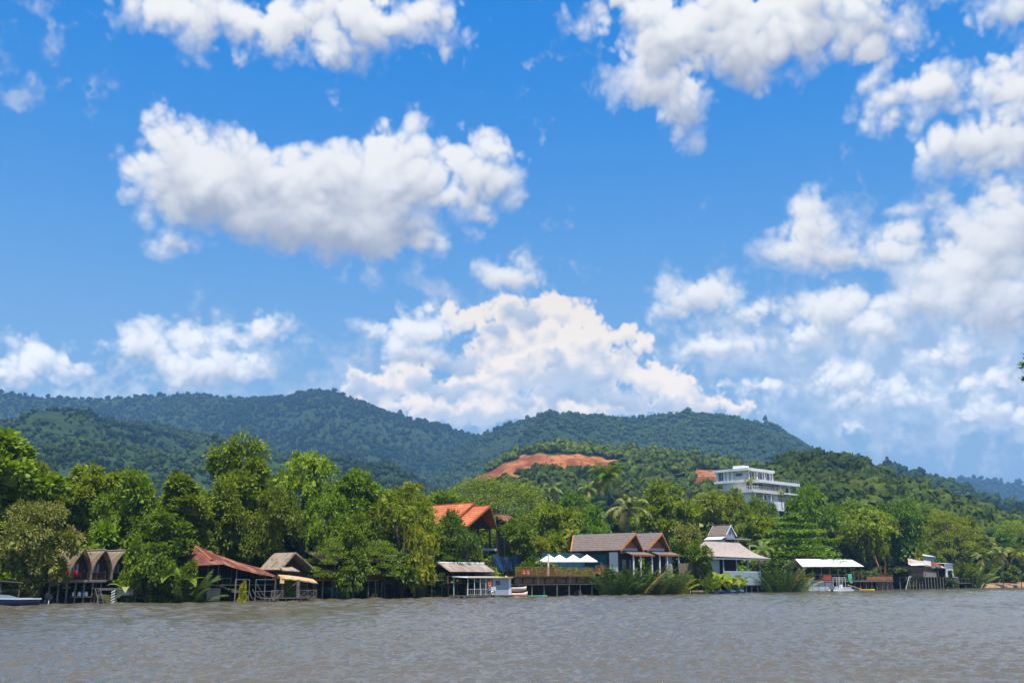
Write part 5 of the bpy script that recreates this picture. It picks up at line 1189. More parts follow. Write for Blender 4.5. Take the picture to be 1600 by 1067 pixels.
# ---------------------------------------------------------------- blue post house
s = Site(498, 128.5)
def blue_posts():
    t = s.thing('blue_post_house', 'shaded stilt house with blue posts and a red brown balcony', 'house'); x0, x1 = s.X(500), s.X(600); zf = s.Z(906, 4); zt = s.Z(891, 4); zr = s.Z(876, 4)
    planks(t, x0, x1, .0, 4.5, zf, M['red_wood'], 'x', .75)
    posts(t, [(s.X(px), .1) for px in (521, 529, 537)], -.8, zf, .11, M['blue'], 'blue_post'); posts(t, [(s.X(px), .1) for px in (506, 555, 577, 588, 598)], -.8, zf, .08, M['grey_wood'], 'stilt')
    rail(t, x0, s.X(553), .05, zf, zt, M['red_wood'], .2); rail(t, s.X(556), x1, .05, zf-.12, zt-.1, M['red_wood'], .2)
    MB().box(x0, x1, 3.0, 3.1, .2, zr).build('back_wall', M['dark_wood'], t); MB().box(s.X(536), s.X(549), .9, 1.0, -.2, zf-.1).build('blue_panel', M['tarp_blue'], t)
    MB().slab((x0-.2, -.7, zr-.2), (x1+.2, -.7, zr-.2), (x1+.2, 3.2, zr+1.2), (x0-.2, 3.2, zr+1.2), .08).build('roof', M['dark_wood'], t)
    posts(t, [(x0+.2, .2), (s.X(553), .2), (x1-.2, .2)], zf, zr-.1, .06, M['dark_wood'], 'upper_post')
    for z in (.9, 1.3): MB().box(s.X(508), s.X(520), .3, .36, z, z+.08).build('blue_rail', M['blue'], t)
blue_posts()
# ---------------------------------------------------------------- vine pergola
s = Site(600, 135)
t = s.thing('pergola', 'long vine covered pergola with a thin pale roof edge', 'pergola'); x0, x1 = s.X(600), s.X(676); zt = s.Z(868, 4)
MB().slab((x0, -.2, zt-.04), (x1, -.2, zt-.10), (x1, 4, zt-.02), (x0, 4, zt+.02), .07).build('roof', M['bamboo'], t); MB().box(x0-.1, x1+.1, -.30, -.22, zt-.06, zt+.06).build('roof_edge', M['drift'], t)
posts(t, [(x0+.2+(x1-x0-.4)*i/5, 0) for i in range(6)]+[(x0+.2+(x1-x0-.4)*i/4, 3.8) for i in range(5)], -.8, zt-.1, .07, M['dark_wood'])
zf = s.Z(906, 5); planks(t, x0, x1, 0, 3.9, zf, M['dark_wood'], 'x', .8); rail(t, x0, s.X(652), .1, zf-1.05, zf-.35, M['dark_wood'], 0)
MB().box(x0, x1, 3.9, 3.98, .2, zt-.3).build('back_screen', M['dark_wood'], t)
t = s.thing('plant_shelf', 'wooden shelf of potted plants at the right end of the pergola', 'shelf', s.X(658, -.8), -.8); w = s.X(692, -.8)-s.X(658, -.8); zz = s.Z(906, 7)
MB().box(0, w, -.3, .3, zz-.08, zz).build('shelf_board', M['drift'], t); posts(t, [(.1, 0), (w*.5, 0), (w-.1, 0)], -.9, zz-.08, .05, M['grey_wood'], 'leg')
for i in range(4):
    p = s.thing('potted_plant', ['potted plant on the pergola shelf, far left', 'potted plant on the pergola shelf, second from left', 'potted plant on the pergola shelf, third from left', 'potted plant on the pergola shelf, far right'][i], 'plant', s.X(662+9*i, -.8), -.8, zz, 'potted plants on the shelf')
    MB().lathe([(.02, 0), (.13, 0), (.18, .3), (.2, .32), (.15, .3), (.02, .28)], 10).build('pot', M['concrete'], p)
    for k in range(5): f = obj('leaf', BLADE[k % 3], p, LM['paler']); f.location = (0, 0, .25); f.scale = (.25, .25, .22); f.rotation_euler = (0, .2, k*1.3+i)
raft = thing('bamboo_raft', 'brown bamboo raft floating before the pergola', 'raft', on_water(675, 933), R(44))
for i in range(4): MB().tube([(-4.6+.1*i, -.24*i, .05), (4.6-.12*i, -.24*i, .08)], [.1, .09], 6).build('bamboo_pole', M['bamboo'], raft)
# ---------------------------------------------------------------- brown tin hut and floating cabin
s = Site(690, 141)
def tin_hut():
    t = s.thing('tin_roof_hut', 'low hut with a brown tin roof behind the floating cabin', 'hut'); xa, xb = s.X(686, 1), s.X(757, 1); zr = s.Z(880, 6, 1); ze = s.Z(893, 6, -.8)
    n = 6
    for i in range(n):
        a, b = xa+(xb-xa)*i/n, xa+(xb-xa)*(i+1)/n+.04; MB().ribbed((a, -1.2, ze+.015*(i % 2)), (b, -1.2, ze+.015*(i % 2)), (b, 1.2, zr+.015*(i % 2)), (a, 1.2, zr+.015*(i % 2)), 5, .02, .02).build('roof_sheet', M['tin'], t)
        MB().ribbed((b, 3.6, ze+.015*(i % 2)), (a, 3.6, ze+.015*(i % 2)), (a, 1.2, zr+.015*(i % 2)), (b, 1.2, zr+.015*(i % 2)), 5, .02, .02).build('roof_sheet', M['tin'], t)
    MB().tube([(xa, 1.2, zr+.06), (xb+.1, 1.2, zr+.06)], [.1, .1], 6).build('ridge_cap', M['white'], t)
    MB().prism([(-1.0, .4), (3.4, .4), (3.4, ze-.02), (1.2, zr-.15), (-1.0, ze+.0)], 0, xb-.5, xb-.42).build('end_wall', M['grey_white'], t)
    MB().box(xa, xb-.5, 2.6, 2.68, .2, ze+.1).build('back_wall', M['dark_wood'], t); MB().box(s.X(703), s.X(713), .2, .28, 1.2, ze+.2).build('blue_door', M['tarp_blue'], t)
    zf = s.Z(910, 3); planks(t, xa, xb, -.8, 2.6, zf, M['wood'], 'x', .8); posts(t, [(xa+.2+(xb-xa-.4)*i/5, -.7) for i in range(6)], -.9, ze, .06, M['dark_wood'])
    rail(t, xa, s.X(714), -.75, zf, zf+.9, M['red_wood'], 0)
tin_hut()
s = Site(722, 138.5)
def cabin():
    t = s.thing('floating_cabin', 'small white floating cabin with a yellow roof edge', 'houseboat'); xa, xb = s.X(719), s.X(788); zd = .38; zr = s.Z(902.5, 4); xm = s.X(761)
    MB().box(xa-.3, xb+.5, -1.5, 1.7, .18, zd).build('raft_deck', M['wood'], t)
    for y in (-1.1, 0, 1.1): MB().tube([(xa-.4, y, .02), (xb+.6, y, .02)], [.24, .24], 8).build('float', M['blue'], t)
    MB().box(xm, xb, -1.2, 1.3, zd, zr-.05).build('cabin_wall', M['pale_blue'], t); MB().box(xb-.42, xb+.03, -1.23, 1.2, zd, zr-.06).build('corner_panel', M['white'], t)
    w = MB().box(xm+.45, xm+1.35, -1.24, -1.16, zr-1.0, zr-.35).build('window', M['glass'], t); MB().box(xm+.4, xm+1.4, -1.27, -1.2, zr-1.06, zr-1.0).build('sill', M['white'], w)
    MB().slab((xa-.1, -1.5, zr), (xb+.1, -1.5, zr), (xb+.1, 1.5, zr+.12), (xa-.1, 1.5, zr+.12), .07).build('roof', M['white_roof'], t); MB().box(xa-.12, xb+.12, -1.58, -1.51, zr-.02, zr+.12).build('roof_edge', M['yellow'], t)
    posts(t, [(xa+.1, -1.4), (s.X(730), -1.4), (s.X(739), -1.4), (s.X(748), -1.4), (xa+.1, 1.3)], zd, zr, .04, M['white'])
    rail(t, xa, xm, -1.42, zd, zd+.8, M['white'], .35, thick=.022); MB().bar((s.X(726), -1.3, zr-.1), (s.X(750), -1.3, zr-.9), .025).build('brace', M['steel'], t)
    MB().box(s.X(752), s.X(763), -1.5, -1.35, zd+.6, zd+1.1).build('notice_board', M['white'], t)
    j = s.thing('life_jacket', 'orange life jacket hanging at the floating cabin', 'life jacket', s.X(752.5), -1.48, zd+1.05)
    MB().prism([(-.26, 0), (.26, 0), (.28, .5), (.2, .72), (.1, .55), (-.1, .55), (-.2, .72), (-.28, .5)], 1, -.12, .0).build('vest', M['orange'], j); MB().box(-.27, .27, -.13, -.115, .2, .25).build('strap', M['white'], j)
    b = s.thing('life_ring', 'white life ring below the notice board of the cabin', 'life ring', s.X(757), -1.47, zd+.28); r = MB(); r.tube([(.22*math.cos(a), -.05, .22*math.sin(a)) for a in np.linspace(0, 6.28, 15)], [.07]*15, 6); r.build('ring', M['white'], b, True)
cabin()
dr = thing('driftwood_sculpture', 'curly bleached driftwood standing between the cabin and the canoes', 'driftwood', afloat(787, 144.5))
for k, pts in enumerate([[(0, 0, -.5), (.1, 0, 1.2), (-.2, 0, 2.2), (.3, 0, 2.9), (.8, 0, 2.6), (.6, 0, 2.2)], [(0, 0, .4), (.5, 0, 1.0), (1.0, .1, 1.1), (1.1, .1, .6), (.6, 0, .4)], [(0, 0, 1.0), (.5, 0, 1.7), (.9, 0, 1.9), (1.1, 0, 1.6)]]):
    MB().tube(pts, [.13, .11, .1, .09, .07, .04][:len(pts)], 6).build('limb', M['drift'] if k < 2 else LM['paler'], dr, True)
pot_boat('canoe', 'lower salmon coloured canoe beside the floating cabin', 'canoe', afloat(806, 145.5, .12), R(2), 3.3, .85, .42, M['salmon'], point=.8, nose=.2)
pot_boat('canoe', 'upper pale canoe stacked above the salmon one', 'canoe', afloat(805, 146.4, .98), R(3), 3.2, .8, .36, M['drift'], point=.8, nose=.1)
rk = thing('boat_rack', 'low wooden rack holding the upper canoe', 'rack', afloat(805, 146.6))
for x in (-1.1, 1.1): MB().bar((x, 0, -.8), (x, 0, .76), .06).build('post', M['grey_wood'], rk)
MB().bar((-1.4, 0, .74), (1.4, 0, .74), .05).build('beam', M['grey_wood'], rk)
pot_boat('kayak', 'slim green kayak under the umbrella deck', 'kayak', afloat(836, 150.5), R(10), 3.6, .6, .16, M['green'], stern=.1, point=.6)
# ---------------------------------------------------------------- orange roofed pavilion
s = Site(752, 163)
def pavilion():
    t = s.thing('orange_roof_pavilion', 'tall open pavilion with two stepped orange tile roofs', 'house'); y0 = 0
    xl, xr = s.X(729.5, 0), s.X(776, 0); zr = s.Z(793, s.X(766, 0)); ze = s.Z(823, xl); yb = 4.6
    gable_roof(t, xl, xr, 0, yb, ze, zr, M['tile_orange'], .16, barge=M['red_wood'], ridge=M['orange_paint'], prow=1.7, courses=9)
    up = .62; gable_roof(t, xl+.1, xr-.1, yb-1.0, yb+8.5, ze+up, zr+up, M['tile_orange'], .16, barge=M['red_wood'], ridge=M['orange_paint'], prow=1.7, courses=9)
    MB().prism([(xl+.7, ze+.25), (xr-.7, ze+.25), ((xl+xr)/2, zr-.25)], 1, 1.3, 1.4).build('gable_panel', M['dark_wood'], t)
    MB().box(xl+.4, xr-.4, 1.28, 1.42, ze-.08, ze+.22).build('tie_beam', M['dark_wood'], t)
    zf = s.Z(856, 2); MB().box(xl+.3, xr+.6, .6, 11, zf-.35, zf).build('floor_slab', M['drift'], t)
    posts(t, [(x, y) for x in (xl+.7, (xl+xr)/2, xr-.7) for y in (.9, 5, 10)], 1.0, ze+.2, .17, M['dark_wood'], 'column'); rail(t, xl+.3, xr+.6, .65, zf, zf+1.0, M['dark_wood'], .25)
    MB().box(xl+.5, xr-.4, 6.0, 6.1, 1.0, zf-.3).build('ground_floor_wall', M['grey_white'], t); MB().box(xl+.5, xr-.4, 8.0, 8.1, zf, ze).build('upper_wall', M['dark_wood'], t)
    d = MB().box(xl+2.2, xl+3.2, 5.9, 5.98, 1.4, 3.6).build('door', M['dark_wood'], t); MB().box(xl+3.0, xl+3.08, 5.84, 5.9, 2.4, 2.6).build('handle', M['steel'], d)
    MB().bar((xr-1.6, .4, 1.2), (xr-1.6, .4, zf+1.6), .04).build('downpipe', M['grey_white'], t)
pavilion()
t = s.thing('small_red_roof', 'small patch of red tin roof between the trees right of the pavilion', 'roof', s.X(795, 6), 6, 0); zz = s.Z(810, s.X(795, 6), 6)
MB().ribbed((-2.2, -1, zz-.5), (2.2, -1, zz-.7), (2.0, 1.5, zz+.6), (-2.0, 1.5, zz+.7), 8, .02, .03).build('roof_sheet', M['rust_dapple'], t); posts(t, [(-2, -.8), (1.9, -.8), (-1.8, 1.3), (1.8, 1.3)], 1.0, zz-.4, .08, M['dark_wood']); MB().box(-1.9, 1.8, 1.2, 1.3, 1, zz-.2).build('back_wall', M['dark_wood'], t)
# ---------------------------------------------------------------- umbrella deck
s = Site(797, 149)
def deck():
    x0, x1 = s.X(800), s.X(948); zf = s.Z(899.5, 10); zr = s.Z(886.5, 10); zw = s.Z(912.5, 8, -1.2); xs = s.X(928)
    t = s.thing('umbrella_deck', 'long brown timber deck with slatted railing below the umbrellas', 'deck')
    planks(t, x0, x1, .1, 7.5, zf, M['deck_wood'], 'x', .75); rail(t, s.X(806), xs, .0, zf, zr, M['deck_wood'], .15, thick=.045); rail(t, xs+.1, x1, -.3, zf+.35, zr+.35, M['red_wood'], .15, thick=.045)
    MB().box(x0, x1, -.12, .06, zf-.26, zf-.08).build('edge_beam', M['dark_wood'], t)
    for i in range(5):
        z = zw+.12+(zf-.3-zw-.12)*i/5; MB().box(x0+.6+random.uniform(0, .5), x1-random.uniform(0, .4), .25+random.uniform(-.05, .05), .33, z, z+(zf-.3-zw)/5-.05).build('wall_plank', [M['wood'], M['bamboo']][i % 2], t)
    planks(t, x0-.8, x1-1.0, -1.5, .2, zw, M['wood'], 'x', .55, name='walkway_plank')
    posts(t, [(x0+(x1-x0)*i/8, -1.3+random.uniform(-.1, .1)) for i in range(9)], -1.0, zw, .09, M['grey_wood'], 'stilt'); posts(t, [(x0+(x1-x0)*i/9, .15) for i in range(10)], -.8, zf-.1, .09, M['dark_wood'], 'stilt')
    MB().box(x0, x1, 1.6, 1.7, -.3, zw).build('underdeck_shade', M['dark_wood'], t)  # dark sheet standing in for the shade under the deck
    for px in (830, 880): MB().bar((s.X(px), -1.35, zw), (s.X(px), -1.35, zr+.1), .04).build('thin_post', M['grey_wood'], t)
    tr = s.thing('tarp_wall', 'teal shade netting behind the white umbrellas', 'net', 0, 7.6); xa, xb = s.X(838, 7.6), s.X(952, 7.6); z0, z1 = zf-.2, s.Z(863, 14, 7.6)
    m = MB(); n = 24
    m.add([(xa+(xb-xa)*i/n, .06*math.sin(i*1.7), z) for i in range(n+1) for z in (z0, z1+.08*math.sin(i*.9))], [(2*i, 2*i+2, 2*i+3, 2*i+1) for i in range(n)]).build('netting', M['tarp_teal'], tr, True)
    posts(tr, [(xa+(xb-xa)*i/6, .12) for i in range(7)], 1.0, z1+.1, .05, M['dark_wood'])
    tb = s.thing('blue_tarpaulin', 'crumpled blue tarpaulins strung behind the left end of the deck', 'tarpaulin', 0, 5.0); xa, xb = s.X(770, 5), s.X(858, 5)
    m = MB(); n = 26; rows = 5; zz0, zz1 = s.Z(892, 4, 5), s.Z(869, 4, 5)
    m.add([(xa+(xb-xa)*i/n, .22*math.sin(i*1.3+j)+.15*math.sin(i*2.9), zz0+(zz1-zz0)*j/rows+(.25*math.sin(i*.8) if j == rows else 0)) for i in range(n+1) for j in range(rows+1)],
          [(i*(rows+1)+j, (i+1)*(rows+1)+j, (i+1)*(rows+1)+j+1, i*(rows+1)+j+1) for i in range(n) for j in range(rows)]).build('tarp', M['tarp_blue'], tb, True)
    posts(tb, [(xa+(xb-xa)*i/4, .3) for i in range(5)], .5, zz1+.1, .06, M['dark_wood'])
    yu = 2.2; lab = ['umbrella at the left end of the row, half hidden by leaves', 'white umbrella beside the white post', 'white umbrella third from the left in the row', 'white umbrella at the right end of the row']
    for i, px in enumerate((858, 874.5, 896, 917.5)):
        ax = s.X(px, yu); zt = s.Z(866, ax, yu); zl = s.Z(876.6, ax, yu); u = s.thing('umbrella', lab[i], 'umbrella', ax, yu, zf, 'deck umbrellas'); w = 1.75
        n = 8; c = MB(); vs = [(0, 0, zt-zf)]; 
        for fr, rr, dz in ((0, .5, .52), (1, 1.0, 1.0)):
            for k in range(16): a = k*math.pi/8; rad = w*rr*(1 if k % 2 == 0 else .93); vs.append((rad*math.cos(a), rad*math.sin(a), (zt-zf)-(zt-zl)*dz*(1 if k % 2 == 0 else .97)))
        for k in range(16): a = k*math.pi/8; rad = w*(1 if k % 2 == 0 else .93); vs.append((rad*math.cos(a), rad*math.sin(a), zl-zf-.16))
        fs = [(0, 1+k, 1+(k+1) % 16) for k in range(16)]+[(1+k, 17+k, 17+(k+1) % 16, 1+(k+1) % 16) for k in range(16)]+[(17+k, 33+k, 33+(k+1) % 16, 17+(k+1) % 16) for k in range(16)]
        c.add(vs, fs).build('canopy', M['canvas'], u); MB().tube([(0, 0, 0), (0, 0, zt-zf+.12)], [.03, .03], 6).build('pole', M['wood'], u); MB().lathe([(.02, 0), (.35, 0), (.32, .08), (.05, .12), (.02, .12)], 10).build('base', M['concrete'], u)
        for k in range(8): a = k*math.pi/4; MB().bar((0, 0, zt-zf-.05), (w*.95*math.cos(a), w*.95*math.sin(a), zl-zf), .012).build('rib', M['wood'], u)
    p = s.thing('white_post', 'white post standing at the umbrella deck railing', 'post', s.X(856.8, .4), .4, zf); zp = s.Z(866, s.X(857, .4), .4)-zf; MB().box(-.09, .09, -.09, .09, 0, zp).build('shaft', M['white'], p); MB().box(-.13, .13, -.13, .13, zp, zp+.08).build('cap', M['white'], p)
    for i, (px, mt, lab_) in enumerate(((818, 'orange', 'orange life jacket hanging on the deck railing'), (824.5, 'pink', 'faded red life jacket hanging on the deck railing'))):
        j = s.thing('life_jacket', lab_, 'life jacket', s.X(px, -.12), -.12, zf+.15); MB().prism([(-.22, 0), (.22, 0), (.24, .45), (.17, .64), (.09, .5), (-.09, .5), (-.17, .64), (-.24, .45)], 1, -.12, .0).build('vest', M[mt], j); MB().box(-.23, .23, -.135, -.12, .2, .25).build('strap', M['white'], j)
    for i, px in enumerate((866, 885, 907)): table(['deck table under the left umbrellas', 'deck table under the middle umbrella', 'deck table under the right umbrella'][i], s, px, 3.0, zf)
deck()
lg = thing('root_tangle', 'tangle of dry roots on the mud under the deck', 'roots', on_water(895, 930)+Vector((0, .6, -.1)))
for i in range(9): a = random.uniform(0, 6.28); MB().tube([(0, 0, .2), (math.cos(a)*.9, math.sin(a)*.4, .6*random.random()+.35), (math.cos(a)*2.0, math.sin(a)*.7, .02)], [.08, .06, .03], 5).build('root', M['drift'], lg)
# ---------------------------------------------------------------- twin gabled house
s = Site(970, 168)
def twin():
    t = s.thing('twin_gabled_house', 'house with two brown tiled gables edged in orange', 'house'); yb = 12.5
    for i, (pl, pa, pr) in enumerate(((969.5, 993, None), (1011, 1034.5, None))):
        xa = s.X(pa-6, 0, 835); xl = s.X(pl, 0, 860); w = xa-xl; zr = s.Z(834.5, xa); ze = s.Z(860.5, xl)
        gable_roof(t, xl, xa+w, 0, yb, ze, zr, M['tile_brown'], .16, barge=M['orange_paint'], ridge=M['grey_white'], hip=2.0, prow=.8, courses=9)
        MB().prism([(xl+.6, ze+.35), (xa+w-.6, ze+.35), (xa, zr-.3)], 1, .7, .78).build('gable_panel', M['red_wood'], t)
        MB().box(xl+.9, xa+w-.9, .55, .69, ze-.35, ze+.55).build('gable_band', M['grey_white'], t)
        zq = s.Z(866.5, xa); MB().slab((xl+.9, -1.6, zq-.1), (xa+w+.9, -1.6, zq-.1), (xa+w+.3, .6, zq+.55), (xl+1.2, .6, zq+.55), .12).build('porch_roof', M['tile_brown'], t)
        MB().box(xl+.9, xa+w+.9, -1.68, -1.61, zq-.22, zq+.05).build('porch_fascia', M['red_wood'], t)
        posts(t, [(xl+1.6, -1.4), (xa+.4, -1.4), (xa+w+.4, -1.4)], 1.0, zq-.1, .13, M['white'], 'column')
        MB().box(xl+.5, xa+w-.4, .8, .9, 1.0, ze-.1).build('front_wall', M['dark_wood'], t)  # wall coloured dark to stand for the shadow on it
        for k in range(2):
            x = xl+1.3+k*2.0; wd = MB().box(x, x+1.1, .72, .8, 3.9, 5.6).build('window', M['glass'], t); MB().box(x-.06, x+1.16, .70, .79, 3.82, 3.9).build('sill', M['red_wood'], wd)
        if i == 0:
            MB().box(xl+.5, xl+.6, 1.0, yb-.5, 1.0, ze).build('side_wall', M['dark_wood'], t)
            MB().box(xl+.34, xl+.48, .9, 2.6, 2.5, ze-.15).build('white_side_panel', M['white'], t)
            wn = MB().box(xl+.42, xl+.49, 3.2, 11.0, 3.2, ze-.6).build('side_glazing', M['tarp_teal'], t)
            for k in range(5): MB().box(xl+.38, xl+.42, 3.2+k*1.9, 3.3+k*1.9, 3.2, ze-.6).build('mullion', M['dark_wood'], wn)
            MB().box(xl+.0, xl+.14, 8.6, 12.2, ze-.5, ze-.22).build('white_fascia', M['white'], t)
            MB().bar((xl-.05, yb-2.0, ze+.1), (xa, yb+.05, zr+.12), .14).build('rear_hip_trim', M['orange_paint'], t)
twin()
t = s.thing('lean_to_shed', 'grey lean to shed right of the twin gabled house', 'shed', s.X(1046, 2), 2); zz = s.Z(866, s.X(1050, 2), 2); w = s.X(1066, 2)-s.X(1046, 2)
MB().box(0, w, 0, 3, .8, zz-.3).build('wall', M['grey_white'], t); MB().slab((-.2, -.3, zz-.35), (w+.2, -.3, zz-.35), (w+.2, 3.3, zz+.2), (-.2, 3.3, zz+.2), .08).build('roof', M['tin'], t); d = MB().box(w*.3, w*.3+.9, -.06, -.01, 1.2, 3.2).build('door', M['dark_wood'], t); MB().box(w*.3+.75, w*.3+.8, -.1, -.06, 2.1, 2.3).build('handle', M['steel'], d)
# ---------------------------------------------------------------- bamboo fence, bank stones, boats
s = Site(1062, 176)
t = s.thing('bamboo_fence', 'tall brown bamboo pole fence beside the stony landing', 'fence'); x1 = s.X(1089); zz = s.Z(879.5, 3); n = 26
for i in range(n): MB().tube([(x1*i/n, random.uniform(-.03, .03), .0), (x1*i/n, 0, zz+random.uniform(-.12, .08))], [.12, .11], 6).build('cane', M['bamboo'], t)
MB().tube([(x1, -.15, -.6), (x1, -.15, zz+.1)], [.07, .06], 6).build('end_post', M['drift'], t)
for i, (px, py, r) in enumerate(((1053, 925.5, .8), (1059, 925.3, .6), (1066, 925.6, .7), (1073, 925.3, .55), (1080, 925.5, .75), (1098, 924.6, .6))):
    o_ = thing('bank_stone', ['pale stone at the landing, farthest left', 'pale stone at the landing, second from left', 'pale stone at the landing, third from left', 'pale stone at the landing, fourth from left', 'pale stone at the landing below the bamboo fence', 'pale stone right of the bamboo fence'][i], 'stone', on_water(px, py)+Vector((-.1, .2, .05)), random.uniform(0, 6), 'stones at the landing')
    V_, F_ = lumpy(2, 40+i, .22); o2 = obj('boulder', np_mesh('boulder', V_*np.array([r*1.3, r, r*.7]), F_, True), o_, M['rock'])
pot_boat('canoe', 'brown wooden boat drawn up at the bamboo fence', 'canoe', afloat(1092, 176.5, .1), R(6), 3.0, 1.0, .45, M['wood'], point=.8)
pot_boat('rowing_boat', 'dark rowing boat left of the blue boat', 'boat', afloat(1114, 180.5), R(20), 4.6, 1.1, .40, M['navy'], point=.8)
bb = pot_boat('rowing_boat', 'bright blue wooden boat moored below the blue house', 'boat', afloat(1142, 183.5), R(12), 5.0, 1.3, .50, M['blue'], point=.8); MB().box(-.9, -.6, -.5, .5, .30, .36).build('thwart', M['wood'], bb); MB().box(.7, 1.0, -.45, .45, .30, .36).build('thwart', M['wood'], bb)
st = thing('white_statue', 'small white garden statue on an orange base behind the blue boat', 'statue', root_at(1141, 186.5)+Vector((0, 0, .3)))
MB().box(-.45, .45, -.35, .35, -.3, .45).build('base', M['orange_paint'], st); MB().lathe([(.05, .45), (.36, .48), (.32, .8), (.20, 1.15), (.26, 1.35), (.14, 1.5), (.16, 1.65), (.15, 1.8), (.04, 1.9)], 12).build('figure', M['white'], st, True)
# ---------------------------------------------------------------- blue house under the pale hipped roof
s = Site(1112, 185)
def blue_house():
    t = s.thing('blue_house', 'pale blue house with a veranda under a wide pale hipped roof', 'house'); yr = 4.2; xa, xb = s.X(1101, yr, 850), s.X(1155, yr, 850); x1 = s.X(1204, .1, 870); x0 = xa-4.0; zr = s.Z(848.8, xb, yr); ze = s.Z(871, (xa+x1)/2, 0); zc = ze-.18
    A, B, C, D_, E, F = (x0, 0, ze), (x1, -.1, zc), (x1, 8.5, ze), (x0, 8.4, ze), (xa, yr, zr), (xb, yr, zr)
    def mid(p, q, u, sag): v = Vector(p).lerp(Vector(q), u); v.z -= sag; return v
    nn = 6
    def slope(p, q, r, w_):                                # bell-cast slope p-q eave, w-r ridge, made of courses
        for i in range(nn):
            u0, u1 = i/nn, (i+1)/nn
            MB().slab(mid(p, w_, u0, .5*math.sin(math.pi*u0)), mid(q, r, u0, .5*math.sin(math.pi*u0)), mid(q, r, u1, .5*math.sin(math.pi*u1)), mid(p, w_, u1, .5*math.sin(math.pi*u1)), .10).build('roof_course', M['tile_pale'], t)
    slope(A, B, F, E); slope(C, D_, E, F)
    for tri in ((B, C, F), (D_, A, E)):
        for i in range(nn):
            u0, u1 = i/nn, (i+1)/nn; p, q, r = tri
            MB().slab(mid(p, r, u0, .5*math.sin(math.pi*u0)), mid(q, r, u0, .5*math.sin(math.pi*u0)), mid(q, r, u1-.002, .5*math.sin(math.pi*u1)), mid(p, r, u1-.002, .5*math.sin(math.pi*u1)), .10).build('roof_course', M['tile_pale'], t)
    MB().tube([E, F], [.12, .12], 6).build('ridge_cap', M['tile_pale'], t); MB().box(x0+.1, x1-.3, .12, .24, ze-.42, ze-.16).build('eave_beam', M['white'], t)
    zf = s.Z(914, 6); zh = s.Z(893, 6); xm = s.X(1134)
    planks(t, s.X(1104), s.X(1192), .6, 8, zf, M['wood'], 'x', .9); MB().box(xm, s.X(1192), .5, .6, zf-.1, zh).build('veranda_wall', M['pale_blue'], t)
    for i in range(5): z = zf+.05+(zh-zf)*i/5; MB().box(s.X(1165), s.X(1192)+.03, .44, .5, z, z+(zh-zf)/5-.06).build('weatherboard', M['pale_blue'], t)
    MB().box(s.X(1105), xm-.1, 1.2, 1.3, zf, ze-.4).build('left_wall', M['pale_blue'], t); MB().box(s.X(1104), s.X(1118), 1.08, 1.19, zf, zh+.05).build('left_panel', M['pale_blue'], t)
    wn = MB().box(s.X(1106), s.X(1115), 1.10, 1.19, zh+.15, ze-.6).build('window', M['glass'], t); MB().box(s.X(1106)-.1, s.X(1115)+.1, 1.07, 1.16, zh+.07, zh+.15).build('sill', M['white'], wn)
    posts(t, [(s.X(px), .52) for px in (1134.5, 1155, 1172.5, 1191)], zf, ze-.2, .13, M['pale_blue'], 'column'); MB().box(xm, s.X(1192), .48, .58, zh, zh+.12).build('handrail', M['white'], t)
    MB().box(s.X(1104), s.X(1190), 5.2, 5.3, zf, ze).build('inner_wall', M['dark_wood'], t); posts(t, [(s.X(px), .8) for px in (1108, 1130, 1150, 1170, 1188)], -.3, zf, .12, M['concrete'], 'pier')
    MB().box(s.X(1180), s.X(1180)+.3, 1.0, 1.2, -.3, zf-.05).build('footing', M['concrete'], t)
blue_house()
s = Site(1134, 226)
def small_gable():
    t = s.thing('small_gable_house', 'small upper house with a brown gable roof and pale blue gable', 'house'); xl = s.X(1134, 0, 836); xr = s.X(1151, 0, 836); zr = s.Z(821, (xl+xr)/2); ze = s.Z(837, xl)
    gable_roof(t, xl, xr, 0, 4.6, ze, zr, M['rust_dapple'] if False else M['tile_brown'], .14, barge=M['white'], ridge=M['tile_brown'])
    MB().prism([(xl+.3, ze), (xr-.3, ze), ((xl+xr)/2, zr-.2)], 1, .3, .4).build('gable_wall', M['pale_blue'], t); wn = MB().box((xl+xr)/2-.25, (xl+xr)/2+.25, .22, .29, ze+.3, ze+1.0).build('window', M['glass'], t)
    MB().box(xl+.3, xr-.3, .42, 4.3, 2, ze).build('wall', M['grey_white'], t); MB().slab((xl-1.9, 0, ze-.9), (xl+.2, 0, ze-.1), (xl+.2, 4.6, ze-.1), (xl-1.9, 4.6, ze-.9), .1).build('side_roof', M['grey_white'], t)
    x2 = s.X(1168, -.5); MB().box(xl+.5, x2, -1.8, .3, ze-.75, ze-.55).build('porch_roof', M['grey_white'], t); posts(t, [(x2-.3, -1.5), (xl+1.2, -1.5)], 2.0, ze-.75, .09, M['white']); MB().box(xl+.4, xr-.4, -.02, .28, 2.0, ze-.8).build('front_wall', M['dark_wood'], t)
    MB().box(xl-1.8, xl+.2, .3, 4.3, 2, ze-.9).build('side_room', M['grey_white'], t)
small_gable()
